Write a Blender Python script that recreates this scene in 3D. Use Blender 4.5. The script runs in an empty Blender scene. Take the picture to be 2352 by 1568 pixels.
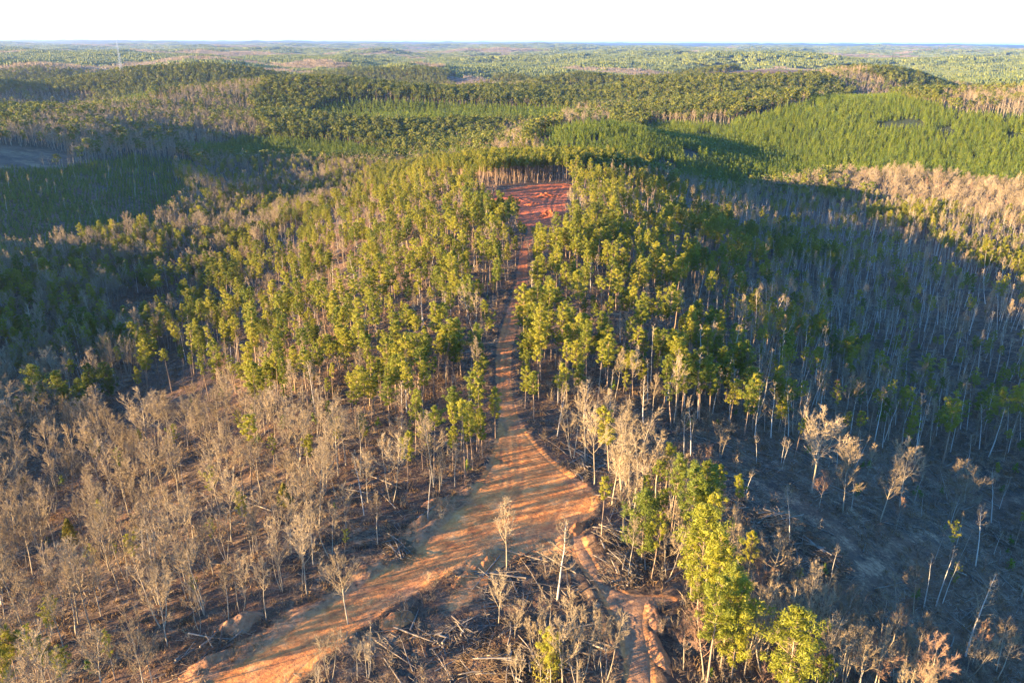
import bpy, math, random
import numpy as np
from mathutils import Matrix, Vector
R = math.radians
SC = bpy.context.scene
COL = SC.collection
random.seed(7)
RNG = np.random.default_rng(7)

# ------------------------------------------------------------------ camera, sky, sun, exposure
CAM_H = 90.0
PITCH = 20.6
ROLL = 0.25
FOCAL = 28.0
CAM_M = Matrix.Translation((0, 0, CAM_H)) @ Matrix.Rotation(R(90 - PITCH), 4, 'X') @ Matrix.Rotation(R(ROLL), 4, 'Z')
cam = bpy.data.cameras.new('camera'); cam.lens = FOCAL; cam.sensor_width = 36.0
cam.clip_start = 1.0; cam.clip_end = 80000.0
camo = bpy.data.objects.new('camera', cam); COL.objects.link(camo); camo.matrix_world = CAM_M
SC.camera = camo

SUN_EL = 10.0
SUN_AZ = 24.0          # the sun stands to the left and this many degrees behind the viewer
to_sun = Vector((-math.cos(R(SUN_AZ)) * math.cos(R(SUN_EL)), -math.sin(R(SUN_AZ)) * math.cos(R(SUN_EL)), math.sin(R(SUN_EL))))
world = bpy.data.worlds.new('World'); SC.world = world; world.use_nodes = True
wn = world.node_tree; wn.nodes.clear()
sky = wn.nodes.new('ShaderNodeTexSky'); sky.sky_type = 'NISHITA'; sky.sun_disc = False
sky.sun_elevation = R(SUN_EL); sky.sun_rotation = math.atan2(to_sun.x, to_sun.y)
sky.altitude = 150; sky.air_density = 1.0; sky.dust_density = 0.5; sky.ozone_density = 6.5
bg = wn.nodes.new('ShaderNodeBackground'); bg.inputs['Strength'].default_value = 0.135
wo = wn.nodes.new('ShaderNodeOutputWorld')
wn.links.new(sky.outputs[0], bg.inputs[0]); wn.links.new(bg.outputs[0], wo.inputs[0])
sun = bpy.data.lights.new('sun', 'SUN'); sun.energy = 5.0; sun.angle = R(0.5); sun.color = (1.0, 0.72, 0.36)
suno = bpy.data.objects.new('sun', sun); COL.objects.link(suno)
suno.rotation_euler = (-to_sun).to_track_quat('-Z', 'Y').to_euler(); suno.location = (-200, -100, 300)
vs = SC.view_settings
vs.view_transform = 'Standard'; vs.look = 'None'; vs.gamma = 1.0; vs.exposure = 3.05; vs.use_curve_mapping = False
cy = SC.cycles
cy.use_denoising = True; cy.max_bounces = 4; cy.diffuse_bounces = 2; cy.glossy_bounces = 1; cy.transmission_bounces = 2
cy.volume_bounces = 0; cy.transparent_max_bounces = 4; cy.caustics_reflective = False; cy.caustics_refractive = False

# ------------------------------------------------------------------ noise and terrain
def _hash(ix, iy, seed):
    h = (ix.astype(np.int64) * 374761393 + iy.astype(np.int64) * 668265263 + seed * 974711) & 0xffffffff
    h = ((h ^ (h >> 13)) * 1274126177) & 0xffffffff
    return ((h ^ (h >> 16)) & 0xffff) / 65535.0
def vnoise(x, y, seed=0):
    x = np.asarray(x, float); y = np.asarray(y, float)
    ix = np.floor(x); iy = np.floor(y); fx = x - ix; fy = y - iy
    fx = fx * fx * fx * (fx * (fx * 6 - 15) + 10); fy = fy * fy * fy * (fy * (fy * 6 - 15) + 10)
    ix = ix.astype(np.int64); iy = iy.astype(np.int64)
    a = _hash(ix, iy, seed); b = _hash(ix + 1, iy, seed); c = _hash(ix, iy + 1, seed); d = _hash(ix + 1, iy + 1, seed)
    return (a + (b - a) * fx) * (1 - fy) + (c + (d - c) * fx) * fy
def fbm(x, y, seed=0, oct=4, gain=0.5):
    s = 0; a = 1; t = 0
    for i in range(oct):
        s = s + a * (vnoise(np.asarray(x) * 2 ** i, np.asarray(y) * 2 ** i, seed + i * 17) - .5); t += a; a *= gain
    return 2 * s / t          # about -1..1
def sstep(a, b, v):
    t = np.clip((v - a) / (b - a), 0, 1); return t * t * (3 - 2 * t)
def gauss(x, y, cx, cy_, sx, sy, rot=0):
    c, s = math.cos(R(rot)), math.sin(R(rot)); dx = x - cx; dy = y - cy_
    u = dx * c + dy * s; v = -dx * s + dy * c
    return np.exp(-.5 * ((u / sx) ** 2 + (v / sy) ** 2))

SP_Y = [-400, -100, 0, 100, 150, 200, 300, 400, 520, 600, 700]
SP_X = [-60, -35, -15, -6, 4, 0, 5, 9, 14, 16, 20]
SP_Z = [-15, 2, 3, 0, 0, -1, -1, 0, 2, -2, -22]          # height of the spine
HILLS = [  # cx, cy, sx, sy, rot, height above the valley level
    (-470, 520, 120, 420, 8, 54), (-390, 30, 110, 180, 0, 61),  # second one: unseen hill left of view, added to shade the near left slope
    (85, 870, 92, 95, 0, 48), (-230, 1110, 170, 70, 5, 26),
    (500, 1130, 300, 130, -14, 66), (860, 980, 200, 120, -10, 34),
    (-130, 1400, 190, 110, 0, 64), (350, 1480, 190, 90, 0, 74), (-560, 1330, 200, 90, 6, 54), (-330, 1660, 170, 90, 0, 52), (640, 1640, 150, 90, 0, 56),
    (-900, 1000, 220, 140, 0, 44), (-760, 1850, 260, 110, 4, 46), (150, 1950, 170, 100, 0, 56), (1150, 1750, 260, 120, 0, 76), (-1250, 1600, 240, 130, 0, 62),
    (900, 2250, 280, 130, -4, 76), (-250, 2450, 280, 130, 3, 74), (-1500, 2500, 360, 170, 0, 66), (1900, 2600, 360, 170, 0, 70), (420, 2650, 240, 120, 0, 64), (-850, 2700, 300, 130, 0, 66),
]
def height(x, y):
    x = np.asarray(x, float); y = np.asarray(y, float)
    sx = np.interp(y, SP_Y, SP_X); sz = np.interp(y, SP_Y, SP_Z)
    d = x - sx
    base = -44.0
    tl = np.clip(-d / np.interp(y, [0, 150, 300, 600], [240, 215, 200, 215]), 0, 1.6)
    tr = np.clip(d / np.interp(y, [0, 120, 200, 400, 600], [185, 180, 175, 190, 200]), 0, 1.6)
    prof = np.where(d < 0, 1 - sstep(.10, 1.0, tl), 1 - sstep(.12, 1.0, tr))
    bump = (sz - base) * prof
    # the ridge runs out to the north into a saddle
    bump = bump * (1 - sstep(620, 800, y))
    h = np.zeros_like(x)
    for cx, cy_, ax, ay, rot, amp in HILLS:
        h = np.maximum(h, 0) + amp * gauss(x, y, cx, cy_, ax, ay, rot)
    h = np.where(h > 60, 60 + (h - 60) * .45, h)
    r = np.hypot(x, y)
    far = sstep(1300, 3200, r)
    roll = fbm(x / 1050 + 3.1, y / 820 + 1.7, 11, 4, .5) * 74 - 6 + sstep(6000, 16000, r) * (14 + 26 * fbm(x / 5200, y / 2600, 23, 3))
    mid = fbm(x / 360, y / 330, 5, 2, .4) * 46 * sstep(1120, 1550, r) * (1 - .6 * sstep(2600, 5000, r))
    z = base + bump + h * (1 - .35 * far)
    z = z * (1 - far) + np.maximum(z, -34) * far * .55 + roll * far + mid
    # spurs and gullies on the near slopes
    g = sstep(30, 110, np.abs(d)) * (1 - sstep(700, 1200, r))
    z = z + g * (fbm(x / 85, y / 85, 41, 3) * 5.5)
    z = z + fbm(x / 22, y / 22, 42, 2) * .55 * (1 - sstep(700, 1200, r))
    z = z + sstep(9000, 30000, r) * 45 + 12 * sstep(3000, 9000, np.maximum(-x, 0)) 
    return z

F_PX = 2352 * FOCAL / 36.0
CR = CAM_M.to_3x3()
def at(px, py, h=0.0):
    """the place on the ground (or h metres above it) that a survey pixel of the photograph looks at"""
    d = CR @ Vector(((px - 1176) / F_PX, (784 - py) / F_PX, -1.0)); d.normalize()
    t = np.concatenate([np.arange(40, 900, .6), np.geomspace(900, 20000, 3000)])
    P = np.outer(t, np.array(d)); P[:, 2] += CAM_H
    below = P[:, 2] < height(P[:, 0], P[:, 1]) + h
    i = int(np.argmax(below)) if below.any() else len(t) - 1
    return float(P[i, 0]), float(P[i, 1])
def proj(x, y, z):
    q = np.stack([np.asarray(x, float), np.asarray(y, float), np.asarray(z, float) - CAM_H], -1) @ np.array(CR)
    w = -q[..., 2]
    return 1176 + F_PX * q[..., 0] / w, 784 - F_PX * q[..., 1] / w, w
def poly(pts, h=0.0):
    return np.array([at(px, py, h) for px, py in pts])
def inside(P, x, y):
    x = np.asarray(x); y = np.asarray(y); r = np.zeros(x.shape, bool)
    n = len(P)
    for i in range(n):
        x0, y0 = P[i]; x1, y1 = P[(i + 1) % n]
        if y0 == y1: continue
        c = ((y0 > y) != (y1 > y)) & (x < (x1 - x0) * (y - y0) / (y1 - y0) + x0)
        r ^= c
    return r
def sdist(P, x, y):
    """signed distance to a plan outline, positive inside"""
    x = np.asarray(x, float); y = np.asarray(y, float); d = np.full(x.shape, 1e9)
    for i in range(len(P)):
        ax, ay = P[i]; bx, by = P[(i + 1) % len(P)]
        ex, ey = bx - ax, by - ay; L = ex * ex + ey * ey + 1e-9
        t = np.clip(((x - ax) * ex + (y - ay) * ey) / L, 0, 1)
        d = np.minimum(d, np.hypot(x - ax - t * ex, y - ay - t * ey))
    return np.where(inside(P, x, y), d, -d)
def smooth_ring(P, n=2):
    for _ in range(n):
        Q = np.roll(P, -1, 0); P = np.stack([.75 * P + .25 * Q, .25 * P + .75 * Q], 1).reshape(-1, 2)
    return P

# outlines in plan, surveyed from the photograph
ROAD = smooth_ring(poly([(420, 1600), (600, 1500), (700, 1425), (860, 1330), (960, 1255), (1045, 1185), (1095, 1125), (1132, 1060), (1145, 1000), (1146, 940), (1136, 880),
    (1138, 800), (1160, 720), (1184, 650), (1190, 590), (1204, 548), (1218, 520), (1234, 520), (1222, 548), (1210, 590), (1213, 650), (1200, 720), (1176, 800), (1172, 880),
    (1188, 950), (1208, 1000), (1262, 1060), (1330, 1110), (1372, 1150), (1340, 1195), (1300, 1222), (1220, 1225), (1130, 1240), (1060, 1300), (960, 1350), (880, 1405), (800, 1460), (700, 1530), (640, 1600)]), 2)
PAD = smooth_ring(poly([(1190, 520), (1198, 490), (1185, 462), (1130, 462), (1092, 462), (1128, 440), (1200, 432), (1280, 422), (1318, 426), (1300, 445), (1290, 470), (1300, 492), (1290, 512), (1265, 520), (1235, 528)]), 2)
SKID = smooth_ring(poly([(1300, 1225), (1335, 1222), (1352, 1268), (1385, 1320), (1440, 1370), (1500, 1368), (1560, 1376), (1550, 1386), (1490, 1388), (1478, 1420), (1490, 1480), (1500, 1530), (1502, 1610), (1440, 1610),
    (1440, 1540), (1425, 1460), (1400, 1405), (1370, 1350), (1330, 1300)]), 2)
TRAIL_R = smooth_ring(poly([(1700, 1090), (1720, 1092), (1800, 1130), (1880, 1180), (1960, 1240), (2000, 1290), (2030, 1255), (2090, 1225), (2180, 1230), (2230, 1200), (2270, 1145), (2350, 1135), (2420, 1130),
    (2420, 1145), (2350, 1150), (2285, 1165), (2255, 1205), (2200, 1245), (2100, 1245), (2050, 1275), (2015, 1330), (1995, 1375), (1965, 1380), (1970, 1320), (1930, 1255), (1860, 1200), (1780, 1150), (1710, 1110)]), 1)
TRAIL_M = smooth_ring(poly([(1455, 690), (1475, 690), (1540, 720), (1600, 750), (1650, 765), (1640, 778), (1580, 765), (1520, 735)]), 1)
EARTH = smooth_ring(poly([(1060, 1330), (1120, 1240), (1200, 1215), (1310, 1205), (1345, 1235), (1330, 1275), (1270, 1275), (1200, 1265), (1140, 1310), (1070, 1395), (1030, 1400)]), 2)
VERGE = smooth_ring(poly([(370, 1600), (560, 1480), (680, 1405), (860, 1300), (980, 1190), (1060, 1120), (1090, 1130), (990, 1240), (850, 1345), (690, 1435), (480, 1580)]), 2)
LANES = [ROAD, PAD, SKID]
CLAYS = LANES + [TRAIL_R, TRAIL_M]

CENTER = poly([(430, 1640), (590, 1548), (780, 1436), (960, 1312), (1110, 1210), (1180, 1115), (1174, 1000), (1156, 900), (1156, 800), (1182, 720), (1201, 650), (1201, 590), (1216, 545), (1228, 512)])
def lateral(x, y):
    """signed distance across the road from its middle, and distance along it"""
    x = np.asarray(x, float); y = np.asarray(y, float); best = np.full(x.shape, 1e9); lat = np.zeros(x.shape); al = np.zeros(x.shape); run = 0.0
    for i in range(len(CENTER) - 1):
        ax, ay = CENTER[i]; ex, ey = CENTER[i + 1] - CENTER[i]; L = math.hypot(ex, ey)
        t = np.clip(((x - ax) * ex + (y - ay) * ey) / (L * L), 0, 1); dx = x - ax - t * ex; dy = y - ay - t * ey; d = np.hypot(dx, dy)
        k = d < best; best = np.where(k, d, best); lat = np.where(k, np.sign(ex * dy - ey * dx) * d, lat); al = np.where(k, run + t * L, al); run += L
    return lat, al
def relief(x, y):
    """ground level with the road works: cut lanes, berms pushed up along them"""
    z = height(x, y)
    near = (np.abs(x) < 330) & (y > 60) & (y < 640)
    out = z.copy()
    if near.any():
        xx, yy = x[near], y[near]; dz = np.zeros(xx.shape)
        best = np.full(xx.shape, -1e9)
        for P in LANES: best = np.maximum(best, sdist(P, xx, yy))
        rag = fbm(xx / 5, yy / 5, 77, 3)
        dz += np.exp(-((best + 1.6) / 1.3) ** 2) * np.clip(.45 + .9 * rag, 0, 2)
        dz += np.where(best < -.5, fbm(xx / 2.6, yy / 2.6, 78, 2) * .28, 0)
        dz -= .14 * sstep(.2, 1.4, best)
        out[near] += dz
    return out

# ------------------------------------------------------------------ mesh helpers
def mesh_np(name, V, F, mats=(), smooth=True, attrs=None):
    """V n x 3, F list of equal-length index rows (array) or list of lists"""
    me = bpy.data.meshes.new(name)
    V = np.asarray(V, np.float32)
    if isinstance(F, np.ndarray) and F.ndim == 2:
        k = F.shape[1]
        me.vertices.add(len(V)); me.vertices.foreach_set('co', V.ravel())
        me.loops.add(F.size); me.loops.foreach_set('vertex_index', F.astype(np.int32).ravel())
        me.polygons.add(len(F)); me.polygons.foreach_set('loop_start', np.arange(0, F.size, k, dtype=np.int32))
        me.polygons.foreach_set('loop_total', np.full(len(F), k, np.int32))
        me.update(calc_edges=True)
    else:
        me.from_pydata(V.tolist(), [], [list(f) for f in F])
    if smooth: me.polygons.foreach_set('use_smooth', np.ones(len(me.polygons), bool))
    for m in mats: me.materials.append(m)
    for k, v in (attrs or {}).items():
        a = me.attributes.new(k, 'FLOAT', 'POINT'); a.data.foreach_set('value', np.asarray(v, np.float32))
    me.validate()
    return me
def link(name, me, parent=None, **props):
    o = bpy.data.objects.new(name, me); COL.objects.link(o)
    if parent is not None: o.parent = parent
    for k, v in props.items(): o[k] = v
    return o
class Acc:
    """collects triangles"""
    def __init__(self): self.V = []; self.F = []; self.n = 0
    def add(self, V, F):
        V = np.asarray(V, float); F = np.asarray(F, int)
        self.V.append(V); self.F.append(F + self.n); self.n += len(V)
    def tube(self, pts, rad, sides=5):
        pts = np.asarray(pts, float); m = len(pts); V = []
        for i in range(m):
            d = pts[min(i + 1, m - 1)] - pts[max(i - 1, 0)]; d /= np.linalg.norm(d) + 1e-9
            a = np.cross(d, (0.31, 0.95, 0.05) if abs(d[2]) > .8 else (0, 0, 1)); a /= np.linalg.norm(a) + 1e-9
            b = np.cross(d, a)
            for k in range(sides):
                t = 2 * math.pi * k / sides; V.append(pts[i] + rad[i] * (math.cos(t) * a + math.sin(t) * b))
        F = []
        for i in range(m - 1):
            for k in range(sides):
                p = i * sides + k; q = i * sides + (k + 1) % sides
                F += [(p, q, q + sides), (p, q + sides, p + sides)]
        top = (m - 1) * sides
        for k in range(1, sides - 1): F.append((top, top + k, top + k + 1))
        self.add(V, F)
    def spike(self, p, q, r):
        p = np.asarray(p, float); q = np.asarray(q, float); d = q - p; d /= np.linalg.norm(d) + 1e-9
        a = np.cross(d, (0.2, 0.3, 1)); a /= np.linalg.norm(a) + 1e-9; b = np.cross(d, a)
        V = [p + r * a, p + r * (-.5 * a + .87 * b), p + r * (-.5 * a - .87 * b), q]
        self.add(V, [(0, 1, 3), (1, 2, 3), (2, 0, 3)])
    def mesh(self, name, mat, smooth=False):
        return mesh_np(name, np.concatenate(self.V), np.concatenate(self.F), [mat], smooth)

# ------------------------------------------------------------------ materials
def mat(name, rough=.85):
    m = bpy.data.materials.new(name); m.use_nodes = True
    nt = m.node_tree; b = nt.nodes['Principled BSDF']; b.inputs['Roughness'].default_value = rough
    b.inputs['Specular IOR Level'].default_value = .25
    return m, nt, b
def ramp(nt, fac, stops):
    n = nt.nodes.new('ShaderNodeValToRGB'); e = n.color_ramp.elements
    while len(e) > 1: e.remove(e[-1])
    e[0].position = stops[0][0]; e[0].color = (*stops[0][1], 1)
    for p, c in stops[1:]:
        k = e.new(p); k.color = (*c, 1)
    nt.links.new(fac, n.inputs[0]); return n.outputs[0]
def noise(nt, scale, detail=4, rough=.55, vec=None, dist=0):
    n = nt.nodes.new('ShaderNodeTexNoise'); n.inputs['Scale'].default_value = scale
    n.inputs['Detail'].default_value = detail; n.inputs['Roughness'].default_value = rough; n.inputs['Distortion'].default_value = dist
    if vec is not None: nt.links.new(vec, n.inputs['Vector'])
    return n.outputs['Fac']
def mixc(nt, fac, a, b, mode='MIX'):
    n = nt.nodes.new('ShaderNodeMix'); n.data_type = 'RGBA'; n.blend_type = mode
    for sock, v in ((n.inputs[0], fac), (n.inputs[6], a), (n.inputs[7], b)):
        if isinstance(v, (int, float)): sock.default_value = v
        elif isinstance(v, tuple): sock.default_value = (*v, 1)
        else: nt.links.new(v, sock)
    return n.outputs[2]
def mth(nt, op, a, b=None, c=None):
    n = nt.nodes.new('ShaderNodeMath'); n.operation = op
    for i, v in enumerate((a, b, c)):
        if v is None: continue
        if isinstance(v, (int, float)): n.inputs[i].default_value = v
        else: nt.links.new(v, n.inputs[i])
    return n.outputs[0]
def attr(nt, name):
    n = nt.nodes.new('ShaderNodeAttribute'); n.attribute_name = name; return n.outputs['Fac']
def leafy(name, c1, c2, c3, transl=.3):
    """foliage colour that differs from tree to tree and from clump to clump"""
    m, nt, b = mat(name, .6)
    oi = nt.nodes.new('ShaderNodeObjectInfo')
    tc = nt.nodes.new('ShaderNodeTexCoord')
    n = noise(nt, .9, 2, .5, tc.outputs['Object'])
    f = mth(nt, 'ADD', mth(nt, 'MULTIPLY', oi.outputs['Random'], .62), mth(nt, 'MULTIPLY', n, .38))
    col = ramp(nt, f, [(.12, c1), (.5, c2), (.9, c3)])
    nt.links.new(col, b.inputs['Base Color'])
    tr = nt.nodes.new('ShaderNodeBsdfTranslucent'); nt.links.new(col, tr.inputs['Color'])
    mx = nt.nodes.new('ShaderNodeMixShader'); mx.inputs[0].default_value = transl
    out = nt.nodes['Material Output']
    nt.links.new(b.outputs[0], mx.inputs[1]); nt.links.new(tr.outputs[0], mx.inputs[2]); nt.links.new(mx.outputs[0], out.inputs['Surface'])
    return m
def barky(name, c1, c2, rough=.9):
    m, nt, b = mat(name, rough)
    oi = nt.nodes.new('ShaderNodeObjectInfo'); tc = nt.nodes.new('ShaderNodeTexCoord')
    mp = nt.nodes.new('ShaderNodeMapping'); mp.inputs['Scale'].default_value = (1, 1, .35); nt.links.new(tc.outputs['Object'], mp.inputs[0])
    n = noise(nt, 1.6, 4, .65, mp.outputs[0])
    f = mth(nt, 'ADD', mth(nt, 'MULTIPLY', oi.outputs['Random'], .5), mth(nt, 'MULTIPLY', n, .5))
    nt.links.new(ramp(nt, f, [(.2, c1), (.8, c2)]), b.inputs['Base Color'])
    return m
M_PINE = leafy('pine_needles', (.080, .105, .012), (.190, .182, .014), (.285, .245, .022), .38)
M_YOUNG = leafy('young_pine_needles', (.060, .095, .009), (.115, .145, .011), (.175, .185, .016), .28)
M_CEDAR = leafy('cedar_foliage', (.020, .040, .012), (.035, .055, .014), (.060, .075, .016), .2)
M_FARP = leafy('far_pine_canopy', (.055, .072, .012), (.095, .108, .014), (.150, .152, .018), .15)
M_MIDP = leafy('distant_pine_needles', (.055, .074, .012), (.110, .120, .015), (.185, .172, .019), .3)
M_GOLD = leafy('golden_foliage', (.15, .12, .014), (.19, .14, .016), (.20, .17, .02), .3)
M_PBARK = barky('pine_bark', (.16, .105, .07), (.30, .20, .125))
M_BARK = barky('grey_bark', (.18, .14, .092), (.34, .27, .18))
M_TWIG = barky('twigs', (.15, .108, .062), (.31, .228, .132))
M_RTWIG = barky('red_twigs', (.17, .095, .058), (.27, .16, .095))
M_PALE = barky('pale_bark', (.27, .235, .19), (.47, .41, .33))
M_LOG = barky('weathered_wood', (.075, .055, .04), (.24, .19, .135))
M_BRUSH = barky('dry_brush', (.08, .052, .03), (.20, .135, .075))
M_GRASS = barky('dead_grass', (.12, .065, .028), (.25, .15, .065))

def ground_material(name, lane=False):
    m, nt, b = mat(name, .95)
    tc = nt.nodes.new('ShaderNodeTexCoord'); P = tc.outputs['Object']
    n1 = noise(nt, .035, 5, .6, P); n2 = noise(nt, .22, 5, .65, P, .4); n3 = noise(nt, 1.3, 5, .7, P); n4 = noise(nt, 6, 3, .6, P)
    litter = ramp(nt, mth(nt, 'ADD', mth(nt, 'MULTIPLY', n2, .55), mth(nt, 'MULTIPLY', n3, .45)),
                  [(.38, (.017, .013, .010)), (.46, (.055, .035, .022)), (.53, (.115, .068, .037)), (.62, (.24, .16, .09))])
    litter = mixc(nt, ramp(nt, n1, [(.42, (0, 0, 0)), (.62, (.8, .8, .8))]), litter, mixc(nt, n3, (.07, .036, .02), (.17, .08, .04)))
    # clay: orange red, with paler dry crust and darker damp tracks
    clay = ramp(nt, mth(nt, 'ADD', mth(nt, 'MULTIPLY', n2, .6), mth(nt, 'MULTIPLY', n3, .4)),
                [(.34, (.26, .075, .021)), (.46, (.43, .152, .038)), (.56, (.53, .218, .062)), (.70, (.58, .31, .125))])
    clay = mixc(nt, attr(nt, 'red'), clay, ramp(nt, n3, [(.3, (.24, .048, .016)), (.7, (.48, .125, .038))]))
    clay = mixc(nt, attr(nt, 'grey'), clay, ramp(nt, n3, [(.3, (.12, .072, .042)), (.7, (.26, .165, .10))]))
    track = attr(nt, 'track')
    clay = mixc(nt, mth(nt, 'MULTIPLY', track, .6), clay, (.20, .07, .032))
    ca = mth(nt, 'ADD', attr(nt, 'clay'), mth(nt, 'MULTIPLY', mth(nt, 'SUBTRACT', mth(nt, 'ADD', mth(nt, 'MULTIPLY', n3, .5), mth(nt, 'MULTIPLY', n2, .5)), .5), 1.5))
    cf = ramp(nt, ca, [(.36, (0, 0, 0)), (.60, (1, 1, 1))])
    col = mixc(nt, cf, litter, clay)
    field = ramp(nt, mth(nt, 'ADD', mth(nt, 'MULTIPLY', n1, .6), mth(nt, 'MULTIPLY', n2, .4)), [(.36, (.035, .022, .013)), (.5, (.09, .053, .028)), (.62, (.17, .11, .055))])
    col = mixc(nt, attr(nt, 'field'), col, field)
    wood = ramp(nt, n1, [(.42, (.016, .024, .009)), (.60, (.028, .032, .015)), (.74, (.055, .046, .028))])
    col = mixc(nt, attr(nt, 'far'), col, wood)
    nt.links.new(col, b.inputs['Base Color'])
    bp = nt.nodes.new('ShaderNodeBump'); bp.inputs['Strength'].default_value = .9; bp.inputs['Distance'].default_value = .35
    hgt = mth(nt, 'ADD', mth(nt, 'MULTIPLY', n3, .8), mth(nt, 'MULTIPLY', n4, .25))
    nt.links.new(hgt, bp.inputs['Height']); nt.links.new(bp.outputs[0], b.inputs['Normal'])
    return m
M_GROUND = ground_material('forest_floor')
M_CLAY = ground_material('packed_clay')

# ------------------------------------------------------------------ ground sheet and lanes
FIELDS = [  # open ground further off (bare fields and cut-over land)
    smooth_ring(poly([(-60, 345), (60, 335), (150, 352), (190, 372), (120, 390), (-60, 400)]), 1),
    smooth_ring(poly([(1040, 176), (1120, 172), (1142, 186), (1100, 200), (1020, 198)]), 1),
    smooth_ring(poly([(1560, 190), (1700, 168), (1900, 160), (2080, 158), (2100, 172), (1900, 186), (1700, 192)]), 1),
]
CLEAR_CUT = FIELDS[2]
def clay_field(x, y):
    """clay amount, red tint, grey tint, wheel tracks"""
    x = np.asarray(x, float); y = np.asarray(y, float)
    c = np.zeros(x.shape); red = np.zeros(x.shape); grey = np.zeros(x.shape); tr = np.zeros(x.shape)
    k = (np.abs(x) < 400) & (y > 50) & (y < 700)
    if k.any():
        xx, yy = x[k], y[k]
        d = sdist(ROAD, xx, yy); lo = np.interp(yy, [150, 195], [-3.5, -.9]); cc = sstep(0, 1, (d - lo) / (1.4 - lo)); gg = .75 * (1 - sstep(-.2, 4.2, d)) * sstep(-4, -1, d) * sstep(-.1, .6, fbm(xx / 6, yy / 6, 91, 3))
        rr = sstep(180, 330, yy) * .75 * (d > -4)
        # long wheel ruts run with the lane
        lt, al = lateral(xx, yy); lt = lt + .5 * fbm(al / 25, al * 0, 57, 2)
        pair = np.exp(-((np.abs(lt) - .95) / .32) ** 2)
        tt = np.maximum(sstep(.50, .78, .6 * vnoise(lt / .38, al / 45, 55) + .4 * vnoise(lt / 1.3, al / 30, 56)), .8 * pair * (.5 + .5 * vnoise(al / 9, lt * 0, 58))) * sstep(.2, 1.5, d)
        de = sdist(EARTH, xx, yy); cc = np.maximum(cc, .9 * sstep(-3, 2, de)); gg = np.maximum(gg, .35 * sstep(-3, 2, de)); de = sdist(VERGE, xx, yy); cc = np.maximum(cc, .62 * sstep(-4, 1, de)); gg = np.maximum(gg, .6 * sstep(-4, 1, de) * (d < 0))
        dp = sdist(PAD, xx, yy); cc = np.maximum(cc, sstep(-4, 1, dp)); rr = np.maximum(rr, sstep(-8, -1, dp))
        ds = sdist(SKID, xx, yy); cs = sstep(-1.5, 1, ds); cc = np.maximum(cc, cs * .95); gg = np.maximum(gg, sstep(-.3, 1, ds) * .78)
        for T, amt in ((TRAIL_R, .9), (TRAIL_M, .8)):
            dt = sdist(T, xx, yy); cc = np.maximum(cc, sstep(-3, 1.5, dt) * amt * (.22 + .42 * vnoise(xx / 4, yy / 4, 93))); gg = np.maximum(gg, sstep(-3, .6, dt) * .9)
        c[k] = cc; red[k] = rr; grey[k] = np.clip(gg, 0, 1); tr[k] = tt
    return c, red, grey, tr

def polar_ground():
    a_in = np.arange(-41, 41.01, .3); a_out = np.arange(44, 316, 4.0)
    ang = np.concatenate([a_in, a_out]); n = len(ang)
    r = [30.0]
    while r[-1] < 42000: r.append(r[-1] * (1.0075 if r[-1] < 1600 else 1.012))
    r = np.array(r); m = len(r)
    A, RR = np.meshgrid(np.radians(ang), r)
    X = np.sin(A) * RR; Y = np.cos(A) * RR
    Z = relief(X.ravel(), Y.ravel())
    x, y = X.ravel(), Y.ravel()
    V = np.stack([x, y, Z], 1)
    i, j = np.meshgrid(np.arange(m - 1), np.arange(n), indexing='ij'); j2 = (j + 1) % n
    F = np.stack([i * n + j, i * n + j2, (i + 1) * n + j2, (i + 1) * n + j], -1).reshape(-1, 4)
    # close the hole under the viewer
    V = np.vstack([V, [0, 0, float(height(np.array([0.]), np.array([0.]))[0])]])
    cap = np.array([[len(V) - 1, (k + 1) % n, k, k] for k in range(n)])
    c, red, grey, tr = clay_field(x, y)
    fld = np.zeros(x.shape)
    for P in FIELDS: fld = np.maximum(fld, sstep(-12, 12, sdist(P, x, y)))
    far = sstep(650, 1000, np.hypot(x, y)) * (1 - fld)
    z1 = lambda v: np.append(v, 0)
    me = mesh_np('ground', V, F, [M_GROUND], True, dict(clay=z1(c * .999), red=z1(red), grey=z1(grey), track=z1(tr * 0), field=z1(fld), far=z1(far)))
    return link('ground', me, kind='structure')
ground = polar_ground()

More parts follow.
